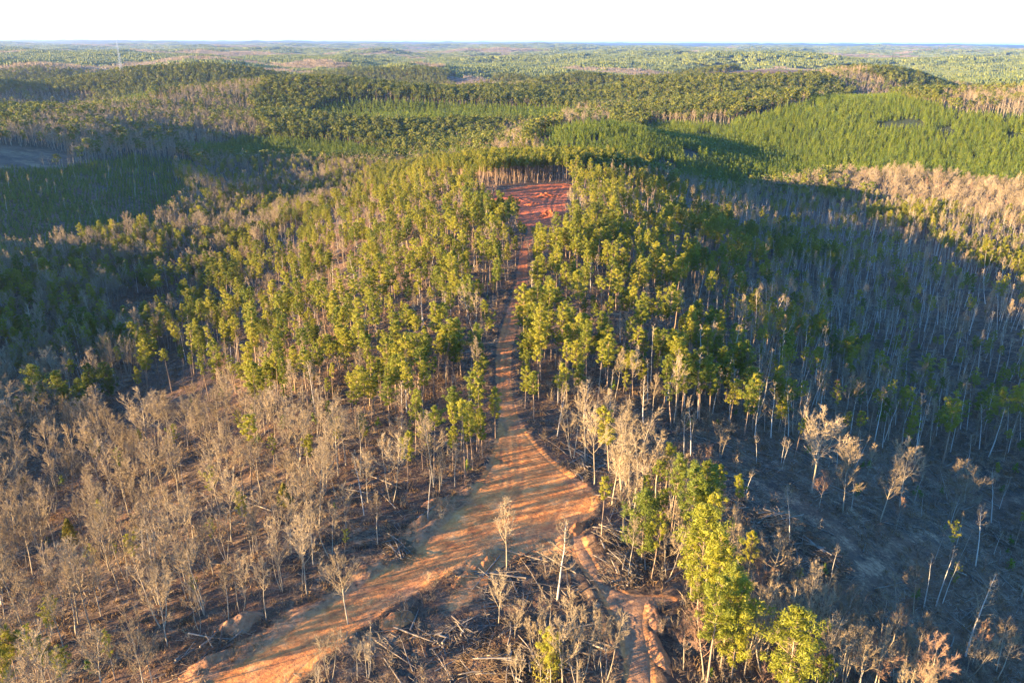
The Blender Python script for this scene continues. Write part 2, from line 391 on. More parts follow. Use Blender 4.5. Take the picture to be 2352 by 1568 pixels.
def lane_sheet(name, P, step, rut=.10, seed=0, lift=.07):
    x0, y0 = P.min(0) - 1; x1, y1 = P.max(0) + 1
    xs = np.arange(x0, x1, step); ys = np.arange(y0, y1, step)
    X, Y = np.meshgrid(xs, ys); n = len(xs)
    d = sdist(P, X.ravel(), Y.ravel()).reshape(X.shape)
    keep = d > -.6
    cell = keep[:-1, :-1] & keep[1:, :-1] & keep[:-1, 1:] & keep[1:, 1:]
    i, j = np.nonzero(cell)
    F = np.stack([i * n + j, i * n + j + 1, (i + 1) * n + j + 1, (i + 1) * n + j], -1)
    used, inv = np.unique(F, return_inverse=True); F = inv.reshape(F.shape)
    x = X.ravel()[used]; y = Y.ravel()[used]; dd = d.ravel()[used]
    z = height(x, y) + np.where(dd > 0, lift, 0) * sstep(0, 1.0, dd) - .22 * (1 - sstep(-.6, .5, dd))
    if seed == 0:
        lt, al = lateral(x, y); lt = lt + .5 * fbm(al / 25, al * 0, 57, 2)
        ruts = (sstep(.50, .78, .6 * vnoise(lt / .38, al / 45, 55) + .4 * vnoise(lt / 1.3, al / 30, 56)) + np.exp(-((np.abs(lt) - .95) / .32) ** 2)) * rut
    else: ruts = sstep(.5, .8, vnoise((dd + 40) / .8, y / 60, 55 + seed)) * rut
    z += sstep(.5, 2.0, dd) * (fbm(x / 1.7, y / 1.7, 60 + seed, 2) * rut * .6 - ruts + fbm(x / 9, y / 9, 61, 2) * rut)
    c, red, grey, tr = clay_field(x, y)
    me = mesh_np(name, np.stack([x, y, z], 1), F, [M_CLAY], True, dict(clay=c, red=red, grey=grey, track=tr, field=c * 0, far=c * 0))
    return link(name, me, kind='structure')
lane_sheet('dirt_road', ROAD, .55, .12, 0)
lane_sheet('clay_clearing', PAD, .8, .35, 3)
lane_sheet('skid_trail', SKID, .45, .22, 5)
def zat(x, y):
    return float(relief(np.array([float(x)]), np.array([float(y)]))[0])

# ------------------------------------------------------------------ tree models
def unit(v):
    v = np.asarray(v, float); return v / (np.linalg.norm(v) + 1e-9)
def wander(rs, p, d, L, n, bend, up=0.0):
    """a gently crooked line of n segments"""
    pts = [np.asarray(p, float)]; d = unit(d)
    for i in range(n):
        d = unit(d + rs.normal(0, bend, 3) + np.array([0, 0, up])); pts.append(pts[-1] + d * L / n)
    return np.array(pts)
def puff(acc, rs, c, r, n, size, flat=.75, wf=.45):
    """a clump of needle sprays: small faces spread over a lobe, facing mostly outwards"""
    d = rs.normal(0, 1, (n, 3)); d /= np.linalg.norm(d, axis=1)[:, None]
    rad = r * rs.uniform(.45, 1.05, n)[:, None]
    C = np.asarray(c) + d * rad * np.array([1, 1, flat])
    nrm = d + rs.normal(0, .38, (n, 3)); nrm[:, 2] += .2; nrm /= np.linalg.norm(nrm, axis=1)[:, None]
    a = np.cross(nrm, rs.normal(0, 1, (n, 3))); a /= np.linalg.norm(a, axis=1)[:, None] + 1e-9
    b = np.cross(nrm, a)
    s = size * rs.uniform(.6, 1.3, n)[:, None]
    V = np.stack([C + a * s * 1.35, C - a * s * .75 + b * s * wf, C - a * s * .75 - b * s * wf], 1).reshape(-1, 3)
    acc.add(V, np.arange(3 * n).reshape(-1, 3))
def pine_model(seed, H, cb, wid, clumps, per, size, lean=0.0, ragged=.25, wf=.45):
    """tall pine: bare bole, rounded crown of needle clumps on short limbs. Returns bole mesh, crown mesh"""
    rs = np.random.default_rng(seed); T = Acc(); C = Acc()
    line = wander(rs, (0, 0, -.4), (lean, 0, 1), H * .97, 7, .022, .01)
    r0 = .0085 * H + .03
    T.tube(line, np.linspace(r0, .03, len(line)), 6)
    def on(t):
        q = t * (len(line) - 1); i = min(int(q), len(line) - 2); return line[i] + (line[i + 1] - line[i]) * (q - i)
    for k in range(3): # dead stubs on the bole
        t = rs.uniform(cb * .6, cb); a = rs.uniform(0, 6.28); p = on(t)
        T.spike(p, p + np.array([math.cos(a), math.sin(a), .1]) * rs.uniform(.5, 1.4), .035)
    a = rs.uniform(0, 6.28)
    for k in range(clumps):
        t = cb + (1 - cb) * ((k + .5) / clumps) ** .9
        a += 2.4 + rs.normal(0, .35)
        u = (t - cb) / (1 - cb)
        prof = (.55 + .45 * math.sin(min(u / .45, 1) * 1.57)) * (1 - max(0, (u - .45) / .55) ** 1.7 * .9)
        L = wid * prof * rs.uniform(1 - ragged * 1.8, 1 + ragged)
        p = on(min(t, .985)); rise = rs.uniform(.15, .55) + u * .5
        e = p + np.array([math.cos(a) * L, math.sin(a) * L, L * rise])
        T.spike(p, e, .05)
        m = 2 if L > wid * .55 else 1
        for j in range(m):
            f = 1 - .42 * j
            puff(C, rs, p + (e - p) * f + rs.normal(0, .12, 3), (.34 + .22 * prof) * wid * .55 * rs.uniform(.7, 1.2), per, size, 1.0, wf)
    puff(C, rs, on(.985) + np.array([0, 0, .2]), .24 * wid, per, size, 1.5, wf)
    return T.mesh('trunk', M_PBARK), C.mesh('crown', M_PINE)
def young_pine_model(seed, H, wid, tiers, per, size, m=None):
    rs = np.random.default_rng(seed); C = Acc()
    C.tube([(0, 0, -.3), (0, 0, H * .9)], [.09, .02], 3)
    for k in range(tiers):
        u = (k + .5) / tiers; z = H * (.10 + .88 * u); rad = wid * (1 - u) ** .8 + .12
        for j in range(max(1, int(round(4 * (1 - u) + 1)))):
            a = rs.uniform(0, 6.28); L = rad * rs.uniform(.65, 1.1)
            puff(C, rs, (math.cos(a) * L * .7, math.sin(a) * L * .7, z + L * .25), rad * .48 + .1, per, size, .8)
    puff(C, rs, (0, 0, H * .97), .22, max(3, per // 2), size * .8, 1.8)
    return C.mesh('young_pine', m or M_YOUNG)
def bare_model(seed, H, fork, spread, limbs, kids, twigs, up=.5, stems=1, thin=1.0, bark=None, twig=None, tw=.02):
    """leafless tree: bole that forks into limbs, branches and fine twigs. fork = share of the height where limbs start"""
    rs = np.random.default_rng(seed); T = Acc(); C = Acc()
    for s in range(stems):
        a0 = rs.uniform(0, 6.28) if stems == 1 else s * 6.28 / stems + rs.normal(0, .3)
        lean = .03 if stems == 1 else .22
        h = H * (1 if s == 0 else rs.uniform(.75, .98))
        line = wander(rs, (math.cos(a0) * .18 * (stems > 1), math.sin(a0) * .18 * (stems > 1), -.4), (math.cos(a0) * lean, math.sin(a0) * lean, 1), h * .93, 8, .035 + .02 * (stems > 1), .03)
        r0 = (.0105 * H + .02) * thin / stems ** .4
        T.tube(line, np.linspace(r0, .025, len(line)) ** 1.0, 6)
        def on(t):
            q = t * (len(line) - 1); i = min(int(q), len(line) - 2); return line[i] + (line[i + 1] - line[i]) * (q - i)
        a = rs.uniform(0, 6.28)
        nl = max(3, limbs // stems)
        for k in range(nl):
            u = (k + rs.uniform(.2, .8)) / nl; t = fork + (1 - fork) * u; a += 2.4 + rs.normal(0, .3)
            p = on(min(t, .99))
            L = spread * H * (1 - .62 * u) * rs.uniform(.7, 1.15)
            d = np.array([math.cos(a), math.sin(a), up + .75 * u])
            lb = wander(rs, p, d, L, 4, .10, .10 + .06 * up)
            rl = max(.02, r0 * .42 * (1 - .55 * u)); T_or_C = C
            T_or_C.tube(lb, np.linspace(rl * 1.05, .018, 5), 3)
            for i in range(kids):
                q = rs.uniform(.25, 1.0) * 4; ii = min(int(q), 3); p2 = lb[ii] + (lb[ii + 1] - lb[ii]) * (q - ii)
                d2 = unit(lb[ii + 1] - lb[ii]) + rs.normal(0, .48, 3) + np.array([0, 0, .28])
                L2 = L * .42 * rs.uniform(.6, 1.2) * (1.15 - .4 * q / 4)
                b2 = wander(rs, p2, d2, L2, 2, .16, .10)
                C.spike(b2[0], b2[1], .034 * thin + .006); C.spike(b2[1] - .15 * (b2[1] - b2[0]), b2[2], .022)
                for w in range(int(twigs * 1.7)):
                    f = rs.uniform(.15, 1.0); p3 = b2[0] + (b2[2] - b2[0]) * f
                    d3 = unit(b2[2] - b2[0]) + rs.normal(0, .5, 3) + np.array([0, 0, .2])
                    e3 = p3 + unit(d3) * rs.uniform(.4, .95) * (L2 * .5 + .3)
                    sd = unit(np.cross(d3, rs.normal(0, 1, 3))) * tw
                    C.add([p3 - sd, p3 + sd, e3], [(0, 1, 2)])
    return T.mesh('trunk', bark or M_BARK), C.mesh('crown', twig or M_TWIG)

# near models; each entry: (bole mesh, crown mesh, model height, words for its look)
PINES = []
for s, H, cb, wid, cl, per, lean, w in [
        (1, 20, .54, 1.95, 34, 34, 0, 'pine with a full rounded crown'), (2, 22, .60, 1.9, 32, 34, .02, 'long-boled pine with compact crown'),
        (3, 19, .48, 2.25, 40, 34, 0, 'broad-crowned pine'), (4, 21, .66, 1.6, 22, 32, -.03, 'slim pine with small tufted crown'),
        (5, 17, .42, 2.0, 34, 32, 0, 'stocky pine with a deep crown'), (6, 23, .72, 1.8, 20, 34, .03, 'pole pine with a small high crown'),
        (7, 18, .50, 1.8, 20, 26, .05, 'crooked pine with ragged open crown'), (8, 16, .20, 2.7, 52, 36, 0, 'bushy pine leafed nearly to ground')]:
    t, c = pine_model(100 + s, H, cb, wid * 1.1, int(cl * 1.1), int(per * 2.0), .235, lean, .40 if s != 7 else .6, .28)
    PINES.append((t, c, H, w))
BARES = []
for s, kw, w in [
        (1, dict(H=17, fork=.42, spread=.34, limbs=16, kids=12, twigs=9, up=.75, thin=.8), 'bare tree with oval crown'),
        (2, dict(H=15, fork=.36, spread=.44, limbs=15, kids=13, twigs=9, up=.6, thin=.85), 'bare tree with spreading crown'),
        (3, dict(H=18, fork=.48, spread=.24, limbs=17, kids=10, twigs=8, up=1.0, thin=.75), 'slender bare tree with upswept crown'),
        (4, dict(H=14, fork=.46, spread=.38, limbs=14, kids=12, twigs=9, up=.8, stems=2, thin=.8), 'bare tree forked near its base'),
        (5, dict(H=19, fork=.66, spread=.16, limbs=12, kids=7, twigs=5, up=.6, thin=.8, bark='p'), 'pole-like bare tree with small top'),
        (6, dict(H=16, fork=.30, spread=.30, limbs=18, kids=10, twigs=9, up=1.1, stems=3, thin=.75), 'clump-stemmed bare tree with fan crown'),
        (7, dict(H=18, fork=.35, spread=.15, limbs=26, kids=5, twigs=4, up=.45, thin=.85, bark='p'), 'pale bare tree with short side branches'),
        (8, dict(H=12, fork=.28, spread=.46, limbs=14, kids=13, twigs=10, up=.6, stems=2, thin=.9), 'low bare tree with domed crown'),
        (9, dict(H=13, fork=.35, spread=.32, limbs=15, kids=11, twigs=9, up=.8, twig='r', thin=.8), 'bare tree with reddish twigs'),
        (10, dict(H=20, fork=.78, spread=.10, limbs=7, kids=5, twigs=3, up=.7, thin=.72, bark='p'), 'whip-thin pale bare trunk')]:
    kw = dict(kw); kw['bark'] = M_PALE if kw.get('bark') == 'p' else M_BARK; kw['twig'] = M_RTWIG if kw.get('twig') == 'r' else M_TWIG
    t, c = bare_model(200 + s, **kw); BARES.append((t, c, kw['H'], w))
YOUNGS = [(young_pine_model(300 + s, 9, 1.6, 9, 10, .36), 9) for s in range(3)]

# ------------------------------------------------------------------ where things grow
# zone outlines: where the boles stand
Z_PINE_L = poly([(1112, 1055), (1132, 950), (1122, 880), (1126, 800), (1148, 720), (1172, 650), (1178, 590), (1192, 556), (1175, 525), (1176, 475), (1085, 470), (1060, 445), (1110, 432), (1000, 428), (880, 452),
    (740, 500), (600, 580), (460, 650), (390, 740), (440, 850), (540, 940), (700, 985), (860, 1010), (980, 1040)])
Z_OPEN_PAD = poly([(1188, 530), (1240, 500), (1306, 468), (1322, 520), (1296, 585), (1262, 592), (1238, 566), (1205, 590)])
Z_PINE_LOW = poly([(600, 905), (700, 880), (900, 880), (1110, 890), (1128, 950), (1118, 1040), (1030, 1030), (900, 990), (720, 985), (610, 950)])
Z_PINE_R = poly([(1222, 995), (1196, 930), (1184, 880), (1188, 800), (1216, 720), (1232, 650), (1230, 590), (1246, 545), (1300, 525), (1312, 490), (1304, 460), (1325, 425), (1480, 430), (1600, 500), (1720, 580),
    (1750, 690), (1620, 760), (1520, 830), (1440, 920), (1340, 1010)])
Z_PINE_B = poly([(860, 446), (1000, 428), (1120, 430), (1200, 424), (1318, 418), (1490, 428), (1490, 395), (1320, 384), (1180, 386), (1000, 392), (860, 420)])
Z_PINE_ROW = poly([(1480, 1230), (1540, 1160), (1640, 1190), (1700, 1260), (1740, 1340), (1700, 1420), (1560, 1400), (1500, 1330)])
Z_BARE_FL = poly([(-250, 1000), (200, 985), (560, 955), (700, 990), (980, 1040), (1110, 1075), (960, 1225), (860, 1310), (690, 1405), (560, 1490), (400, 1600), (-300, 1750)])
Z_SLASH_C = poly([(900, 1440), (1080, 1320), (1150, 1255), (1290, 1230), (1320, 1290), (1360, 1360), (1400, 1420), (1430, 1600), (700, 1600)])
Z_BRUSH_BC = poly([(1190, 1470), (1290, 1440), (1390, 1430), (1420, 1480), (1432, 1620), (1180, 1620)])
Z_BRUSH_BL = poly([(720, 1540), (860, 1480), (1000, 1490), (1040, 1620), (700, 1620)])
Z_FR = poly([(1510, 1400), (1760, 1380), (1900, 1480), (2050, 1620), (1510, 1620)])
Z_FR2 = poly([(1850, 1440), (2100, 1460), (2420, 1490), (2420, 1640), (1900, 1640)])
Z_RIDGE_R = poly([(1230, 1010), (1350, 1030), (1480, 1110), (1540, 1160), (1490, 1250), (1400, 1200), (1380, 1140), (1320, 1090)])
Z_OPEN_R = poly([(1560, 1010), (1850, 1000), (2200, 1060), (2420, 1120), (2420, 1420), (2200, 1480), (1950, 1420), (1780, 1280), (1640, 1130)])
Z_POLES_R = poly([(1330, 425), (1600, 455), (1900, 455), (2200, 500), (2500, 560), (2600, 1000), (2420, 1110), (2200, 1040), (1850, 990), (1560, 1000), (1430, 940), (1530, 840), (1640, 770), (1770, 690), (1730, 580), (1600, 490)])
Z_CREEK_R = poly([(1900, 410), (2080, 405), (2250, 430), (2500, 450), (2700, 640), (2500, 650), (2330, 560), (2150, 500), (1960, 455)])
Z_VALE_L = poly([(-300, 1000), (-250, 640), (60, 600), (300, 560), (430, 500), (560, 460), (760, 420), (880, 440), (740, 500), (600, 590), (480, 670), (420, 760), (330, 860), (200, 985)])
Z_DARK_L = poly([(180, 870), (330, 740), (390, 760), (350, 850), (260, 900)])
Z_YOUNG_L = poly([(-200, 400), (100, 392), (200, 378), (300, 360), (440, 375), (470, 430), (400, 500), (300, 560), (60, 600), (-200, 640)])
Z_YOUNG_DARK = poly([(400, 345), (560, 318), (800, 330), (1100, 345), (1090, 362), (900, 372), (640, 372), (460, 362)], 3)
Z_PLANT_R = poly([(1215, 350), (1235, 308), (1340, 288), (1500, 285), (1650, 285), (1720, 268), (1850, 238), (1960, 222), (2080, 228), (2200, 262), (2600, 300), (2800, 460), (2380, 445), (2230, 425),
    (2080, 400), (1900, 408), (1640, 440), (1480, 400), (1330, 385)], 3)
Z_HARD = [poly(p, 8) for p in (
    [(430, 470), (400, 380), (640, 366), (1080, 368), (1180, 340), (1230, 330), (1180, 384), (1000, 392), (860, 420), (760, 430), (560, 470)],
    [(1480, 285), (1500, 270), (1680, 262), (1760, 250), (1740, 268), (1640, 286)], [(1290, 285), (1290, 258), (1400, 258), (1410, 285)],
    [(2150, 230), (2450, 200), (2800, 220), (2800, 330), (2300, 285)], [(-200, 300), (180, 300), (400, 312), (420, 340), (180, 352), (-200, 335)],
    [(1130, 300), (1190, 275), (1225, 290), (1200, 335), (1130, 345)])]

def grid_pts(x0, x1, y0, y1, s, jit=.45):
    xs = np.arange(x0, x1, s); ys = np.arange(y0, y1, s); X, Y = np.meshgrid(xs, ys)
    X = X + RNG.uniform(-jit, jit, X.shape) * s; Y = Y + RNG.uniform(-jit, jit, Y.shape) * s
    return X.ravel(), Y.ravel()
def off_lanes(x, y, m=1.2):
    ok = np.ones(x.shape, bool)
    for P in LANES: ok &= sdist(P, x, y) < -m
    ok &= sdist(TRAIL_R, x, y) < -.3
    return ok

# every tree: x, y, species, model, height factor, width factor, lean x, lean y, zone word
TREES = []
def put(x, y, sp, mi, s, w, lx, ly, zone): TREES.append((x, y, sp, mi, s, w, lx, ly, zone))
def fill(P, step, sp, models, probs, hmin, hmax, zone, cover=.8, patch=None, margin=1.2, lean=2.5, soft=4):
    x0, y0 = P.min(0) - 2 * soft; x1, y1 = P.max(0) + 2 * soft
    x, y = grid_pts(max(x0, -640), min(x1, 760), max(y0, 40), y1, step)
    k = (sdist(P, x, y) + 2 * soft * fbm(x / 17, y / 17, 71, 2) + RNG.normal(0, soft * .5, len(x)) > 0) & off_lanes(x, y, margin)
    if sp == 'pine': k &= ~inside(Z_OPEN_PAD, x, y)
    x, y = x[k], y[k]
    k = RNG.random(len(x)) < cover
    if patch is not None: k &= vnoise(x / patch[0] + 9, y / patch[0], patch[2]) > patch[1]
    x, y = x[k], y[k]
    H = {'pine': PINES, 'bare': BARES}[sp]
    mi = RNG.choice(models, len(x), p=np.array(probs) / sum(probs))
    for i in range(len(x)):
        h = RNG.uniform(hmin, hmax)
        s = h / H[mi[i]][2]
        put(x[i], y[i], sp, int(mi[i]), s, s * RNG.uniform(.85, 1.15), RNG.normal(0, lean), RNG.normal(0, lean), zone)

def hero(px, py, top, sp, mi, zone, wide=1.0, lean=(0, 0)):
    x, y = at(px, py); z = zat(x, y)
    hs = np.linspace(2, 40, 400); _, yy, _ = proj(np.full(400, x), np.full(400, y), z + hs)
    h = float(hs[int(np.argmin(np.abs(yy - top)))])
    H = (PINES if sp == 'pine' else BARES)[mi][2]
    put(x, y, sp, mi, h / H, h / H * wide, lean[0], lean[1], zone)

SLOPE, JUNC, SHADE, LOWER, ROWZ = 'on the sunlit bare slope', 'by the wide clay junction', 'on the shaded cut-over slope', 'among the logging slash', 'in the strip above the skid trail'
Zx = lambda zx: .4507 * zx
# bare trees that stand out, with their foot and top read off the photograph
for zx, zy, zt, mi, wd in [(90, 780, 310, 0, 1), (285, 890, 520, 2, 1), (290, 590, 250, 1, .9), (660, 720, 450, 0, 1.25), (870, 850, 530, 2, 1.1), (985, 840, 570, 1, .9), (1180, 850, 480, 0, 1.0), (1330, 630, 320, 3, 1),
        (1290, 930, 610, 3, .8), (1570, 780, 440, 0, 1.1), (1440, 1100, 680, 5, .9), (1545, 1080, 760, 2, 1), (960, 1150, 840, 3, .8), (1090, 1030, 740, 1, .8), (720, 970, 700, 0, 1.0), (600, 410, 150, 0, 1.1), (760, 440, 70, 1, 1.2),
        (960, 380, 110, 1, 1.0), (1080, 470, 160, 2, 1.1), (1170, 620, 300, 3, 1), (430, 330, 120, 1, .9), (170, 420, 60, 7, 1.3), (60, 450, 90, 7, 1.3), (290, 330, 50, 7, 1.2), (230, 1330, 980, 3, 1), (160, 1240, 1000, 0, .9), (510, 240, 50, 6, 1), (410, 1080, 800, 3, 1),
        (520, 930, 690, 0, 1), (130, 1010, 780, 3, 1), (330, 1180, 860, 0, .9), (1020, 1320, 1050, 3, .8), (1170, 1280, 950, 2, .9), (470, 620, 470, 3, .9), (510, 690, 580, 3, 1), (640, 520, 240, 1, .9), (130, 700, 490, 2, 1), (20, 1240, 930, 3, 1), (700, 1390, 1160, 5, 1)]:
    hero(Zx(zx), 861 + Zx(zy), 861 + Zx(zt), 'bare', mi, SLOPE, wd)
for px, py, top, mi, wd, zn in [(800, 1432, 1262, 0, 1.0, JUNC), (1163, 1312, 1154, 0, .95, JUNC), (1280, 1380, 1177, 6, 1.3, JUNC), (1145, 1438, 1308, 1, .8, LOWER), (1343, 1064, 870, 2, 1.2, JUNC), (1451, 1159, 920, 5, 1.2, JUNC),
        (1505, 1150, 996, 2, 1.3, JUNC), (1390, 1040, 890, 2, 1.2, JUNC), (1430, 1110, 930, 0, 1, JUNC), (1338, 1560, 1366, 3, .9, LOWER), (1388, 1570, 1384, 3, .8, LOWER), (1290, 1585, 1400, 3, .9, LOWER), (845, 1560, 1440, 5, .9, LOWER), (760, 1570, 1440, 3, .9, LOWER),
        (985, 1075, 1000, 3, .7, SLOPE), (1010, 1130, 1010, 5, .9, SLOPE), (1045, 1120, 1005, 2, 1, SLOPE), (930, 1010, 930, 8, 1, SLOPE)]:
    hero(px, py, top, 'bare', mi, zn, wd)
for zx, zy, zt, mi, wd, lx in [(655, 600, 170, 1, 1.15, 0), (195, 425, 235, 7, .9, 0), (815, 710, 380, 1, .8, 0), (1100, 690, 330, 1, .9, 3), (1370, 740, 450, 7, 1.1, 0), (445, 1080, 790, 1, 1, 0), (640, 1250, 970, 2, 1.3, 0), (770, 1350, 1050, 0, 1, 6),
        (1010, 1450, 1090, 5, 1.5, 0), (890, 1600, 1310, 8, 1.2, 0), (1290, 1180, 840, 9, 1, 5), (1440, 1440, 970, 6, 1, 7), (1600, 1560, 1270, 2, 1, 10), (1085, 790, 620, 8, .8, 3), (230, 1000, 840, 2, 1, 0), (560, 1180, 970, 2, 1.3, 0), (330, 1250, 1180, 8, 1, 0),
        (45, 330, 190, 2, 1, 0), (1000, 190, -60, 6, 1, 2), (700, 190, -40, 6, 1, 0), (770, 180, 20, 8, .7, 0), (1050, 210, -30, 9, 1, 0), (1730, 1130, 830, 2, 1, 8)]:
    hero(1567.6 + Zx(zx), 861 + Zx(zy), 861 + Zx(zt), 'bare', mi, SHADE if zx > 600 and zy < 1200 else ROWZ, wd, (0, lx))
# pines that stand out
for zx, zy, zt, mi, wd, zn in [(170, 720, 450, 4, .8, ROWZ), (265, 830, 500, 3, 1, ROWZ), (60, 950, 420, 0, 1, ROWZ), (20, 1000, 450, 2, 1, ROWZ), (110, 1150, 600, 0, 1, ROWZ), (70, 1250, 660, 7, .9, ROWZ), (150, 1350, 760, 0, 1.1, ROWZ), (330, 1060, 780, 4, .9, ROWZ),
        (190, 1500, 950, 7, .8, ROWZ), (250, 1560, 1000, 7, .75, ROWZ), (120, 1600, 1000, 2, .9, ROWZ), (520, 1700, 1190, 7, 1.15, ROWZ), (700, 1680, 1410, 4, .8, ROWZ), (1325, 450, 90, 6, 1.2, SHADE), (815, 380, 175, 3, 1.2, SHADE), (880, 400, 180, 3, 1.2, SHADE), (1150, 360, 140, 6, 1, SHADE),
        (1690, 880, 680, 5, .9, SHADE), (1580, 330, 50, 2, 1, SHADE), (1680, 340, 40, 0, 1.1, SHADE), (510, 200, 40, 6, 1, SHADE), (1370, 1150, 950, 6, .7, SHADE), (-120, 900, 560, 3, 1, ROWZ), (-60, 820, 380, 0, .9, ROWZ), (-160, 1050, 700, 6, 1, ROWZ)]:
    hero(1567.6 + Zx(zx), 861 + Zx(zy), 861 + Zx(zt), 'pine', mi, zn, wd)
RR_X = 'between road and shaded slope'
for px, py, top, mi, wd, zn in [(1040, 1080, 975, 0, .9, SLOPE), (1108, 1060, 945, 4, .9, SLOPE), (1138, 1010, 885, 4, .8, SLOPE), (715, 1105, 995, 0, .9, SLOPE), (780, 1060, 955, 0, 1, SLOPE), (388, 1060, 1005, 5, .9, SLOPE), (325, 1030, 983, 4, 1, SLOPE), (320, 1265, 1205, 6, 1, SLOPE), (455, 1390, 1318, 6, 1, SLOPE),
        (1265, 1600, 1437, 4, .9, LOWER), (40, 1560, 1435, 2, .9, SLOPE), (70, 1545, 1440, 4, 1, SLOPE), (120, 1575, 1455, 4, 1, SLOPE), (20, 1590, 1470, 7, .9, SLOPE), (150, 1590, 1480, 4, 1, SLOPE), (840, 1030, 960, 4, 1, SLOPE), (1075, 1070, 965, 0, 1, SLOPE), (1095, 1040, 930, 1, 1, SLOPE), (655, 1040, 950, 3, 1, SLOPE), (90, 1580, 1440, 6, 1, SLOPE), (5, 1560, 1450, 2, 1, SLOPE), (265, 1565, 1450, 6, 1, SLOPE), (215, 1330, 1250, 6, 1.2, SLOPE), (270, 1300, 1240, 6, 1, SLOPE),
        (540, 900, 810, 6, 1, SLOPE), (395, 900, 795, 5, 1.1, 'in the shaded hollow'), (467, 890, 805, 5, 1, 'in the shaded hollow'), (545, 830, 745, 3, 1, SLOPE), (290, 860, 775, 5, 1, 'in the shaded hollow'), (590, 850, 700, 3, 1, SLOPE)]:
    hero(px, py, top, 'pine', mi, zn, wd)
for k in range(15):   # pines that hide the near side of the clearing
    hero(1085 + k * 6.6 + RNG.uniform(-4, 4), 526 + RNG.uniform(-14, 24), 446 + RNG.uniform(-12, 26), 'pine', int(RNG.choice([0, 1, 2, 3])), 'below the red clearing', 1)
for k in range(12):
    hero(1268 + k * 9 + RNG.uniform(-4, 4), 585 + RNG.uniform(-14, 34), 522 + RNG.uniform(-8, 26), 'pine', int(RNG.choice([0, 1, 2, 4])), RR_X, 1)
for px, py, top in ((1198, 574, 506), (1206, 566, 512), (1230, 574, 515), (1184, 612, 540), (1224, 560, 520), (1247, 596, 520), (1236, 640, 556), (1234, 690, 600), (1232, 730, 640), (1202, 850, 760), (1206, 905, 800), (1104, 945, 830), (1206, 938, 835), (1226, 965, 850)):
    hero(px, py, top, 'pine', int(RNG.choice([0, 1, 2, 4])), 'edging the narrow clay road', 1)
N_HERO = len(TREES)

RL, RR_, BACK, VALE, POLES, CREEK = 'in the sunlit roadside stand', 'between road and shaded slope', 'behind the red clay clearing', 'in the shaded hollow', 'on the shaded slope of poles', 'along the creek bottom'
fill(Z_PINE_L, 4.7, 'pine', [0, 1, 2, 3, 4, 5, 6], [4, 4, 2, 4, 2, 3, 2], 10, 21, RL, .68, (15, .45, 401), 2.6, soft=14)
fill(Z_PINE_LOW, 4.8, 'pine', [0, 1, 2, 3, 4], [3, 3, 2, 3, 2], 11, 19, RL, .55, None, 1.5, soft=8)
fill(Z_PINE_L, 7, 'bare', [2, 4, 6, 8, 9, 3], [3, 3, 2, 1, 2, 1], 9, 17, RL, .55, None, 2)
fill(Z_PINE_R, 4.6, 'pine', [0, 1, 2, 3, 4, 5], [5, 4, 3, 3, 3, 2], 10, 21, RR_, .76, (15, .40, 402), 2.4, soft=12)
fill(Z_PINE_R, 9, 'bare', [2, 4, 6], [2, 3, 2], 11, 17, RR_, .5, None, 2)
fill(Z_PINE_B, 4.2, 'pine', [1, 3, 5, 0], [4, 3, 5, 2], 17, 21, BACK, .95, None, 3)
fill(Z_PINE_ROW, 5.2, 'pine', [0, 2, 3, 4, 7], [3, 2, 3, 2, 1], 13, 20, ROWZ, .42, None, 1.5)
fill(Z_PINE_ROW, 5.0, 'bare', [2, 3, 5, 8], [3, 2, 2, 1], 9, 15, ROWZ, .6, None, 1.5)
fill(Z_FR, 4.4, 'bare', [2, 3, 5, 8, 0], [3, 3, 3, 2, 2], 9, 16, ROWZ, .8, None, 4)
fill(Z_FR2, 6.0, 'bare', [2, 3, 5, 0, 8, 1], [3, 3, 2, 3, 1, 2], 9, 16, SHADE, .65, None, 2, 5)
fill(Z_RIDGE_R, 5.5, 'bare', [2, 5, 0, 4], [3, 2, 1, 2], 12, 19, JUNC, .6, None, 1.5)
fill(Z_RIDGE_R, 9, 'pine', [3, 5, 4], [2, 2, 1], 12, 17, JUNC, .5, None, 1.5)
fill(Z_BARE_FL, 6.2, 'bare', [0, 1, 2, 3, 4, 5, 9], [6, 5, 5, 4, 1, 3, 1], 11, 18, SLOPE, .58, None, 3)
fill(Z_BARE_FL, 17, 'pine', [4, 6], [1, 1], 6, 12, SLOPE, .6, None, 3)
fill(Z_BRUSH_BC, 4.0, 'bare', [2, 3, 5, 4], [3, 3, 3, 1], 6, 12, LOWER, .7, None, 4.5)
fill(Z_BRUSH_BL, 4.2, 'bare', [2, 3, 5, 4], [3, 3, 3, 1], 6, 11, LOWER, .7, None, 1.5)
fill(Z_SLASH_C, 11, 'bare', [4, 9, 3], [2, 2, 1], 5, 9, LOWER, .35, None, 2)
fill(Z_OPEN_R, 8.5, 'pine', [6, 3], [1, 1], 8, 14, SHADE, .07, None, 2)
fill(Z_OPEN_R, 8.5, 'bare', [4, 6, 9, 8, 0], [3, 3, 3, 1, 1], 7, 17, SHADE, .5, None, 2, 5)
fill(Z_POLES_R, 5.6, 'bare', [4, 6, 9, 2], [5, 5, 4, 3], 12, 21, POLES, .62, (40, .22, 403), 2, 4)
fill(Z_POLES_R, 7.6, 'pine', [3, 6, 5, 4], [3, 3, 2, 2], 11, 18, POLES, .7, (45, .25, 404), 2)
fill(Z_POLES_R, 6, 'pine', [0, 2, 4], [3, 2, 2], 13, 18, POLES, .9, (60, .68, 405), 2)
fill(Z_CREEK_R, 7.5, 'bare', [1, 7, 0, 8], [4, 3, 3, 1], 12, 18, CREEK, .8, None, 2)
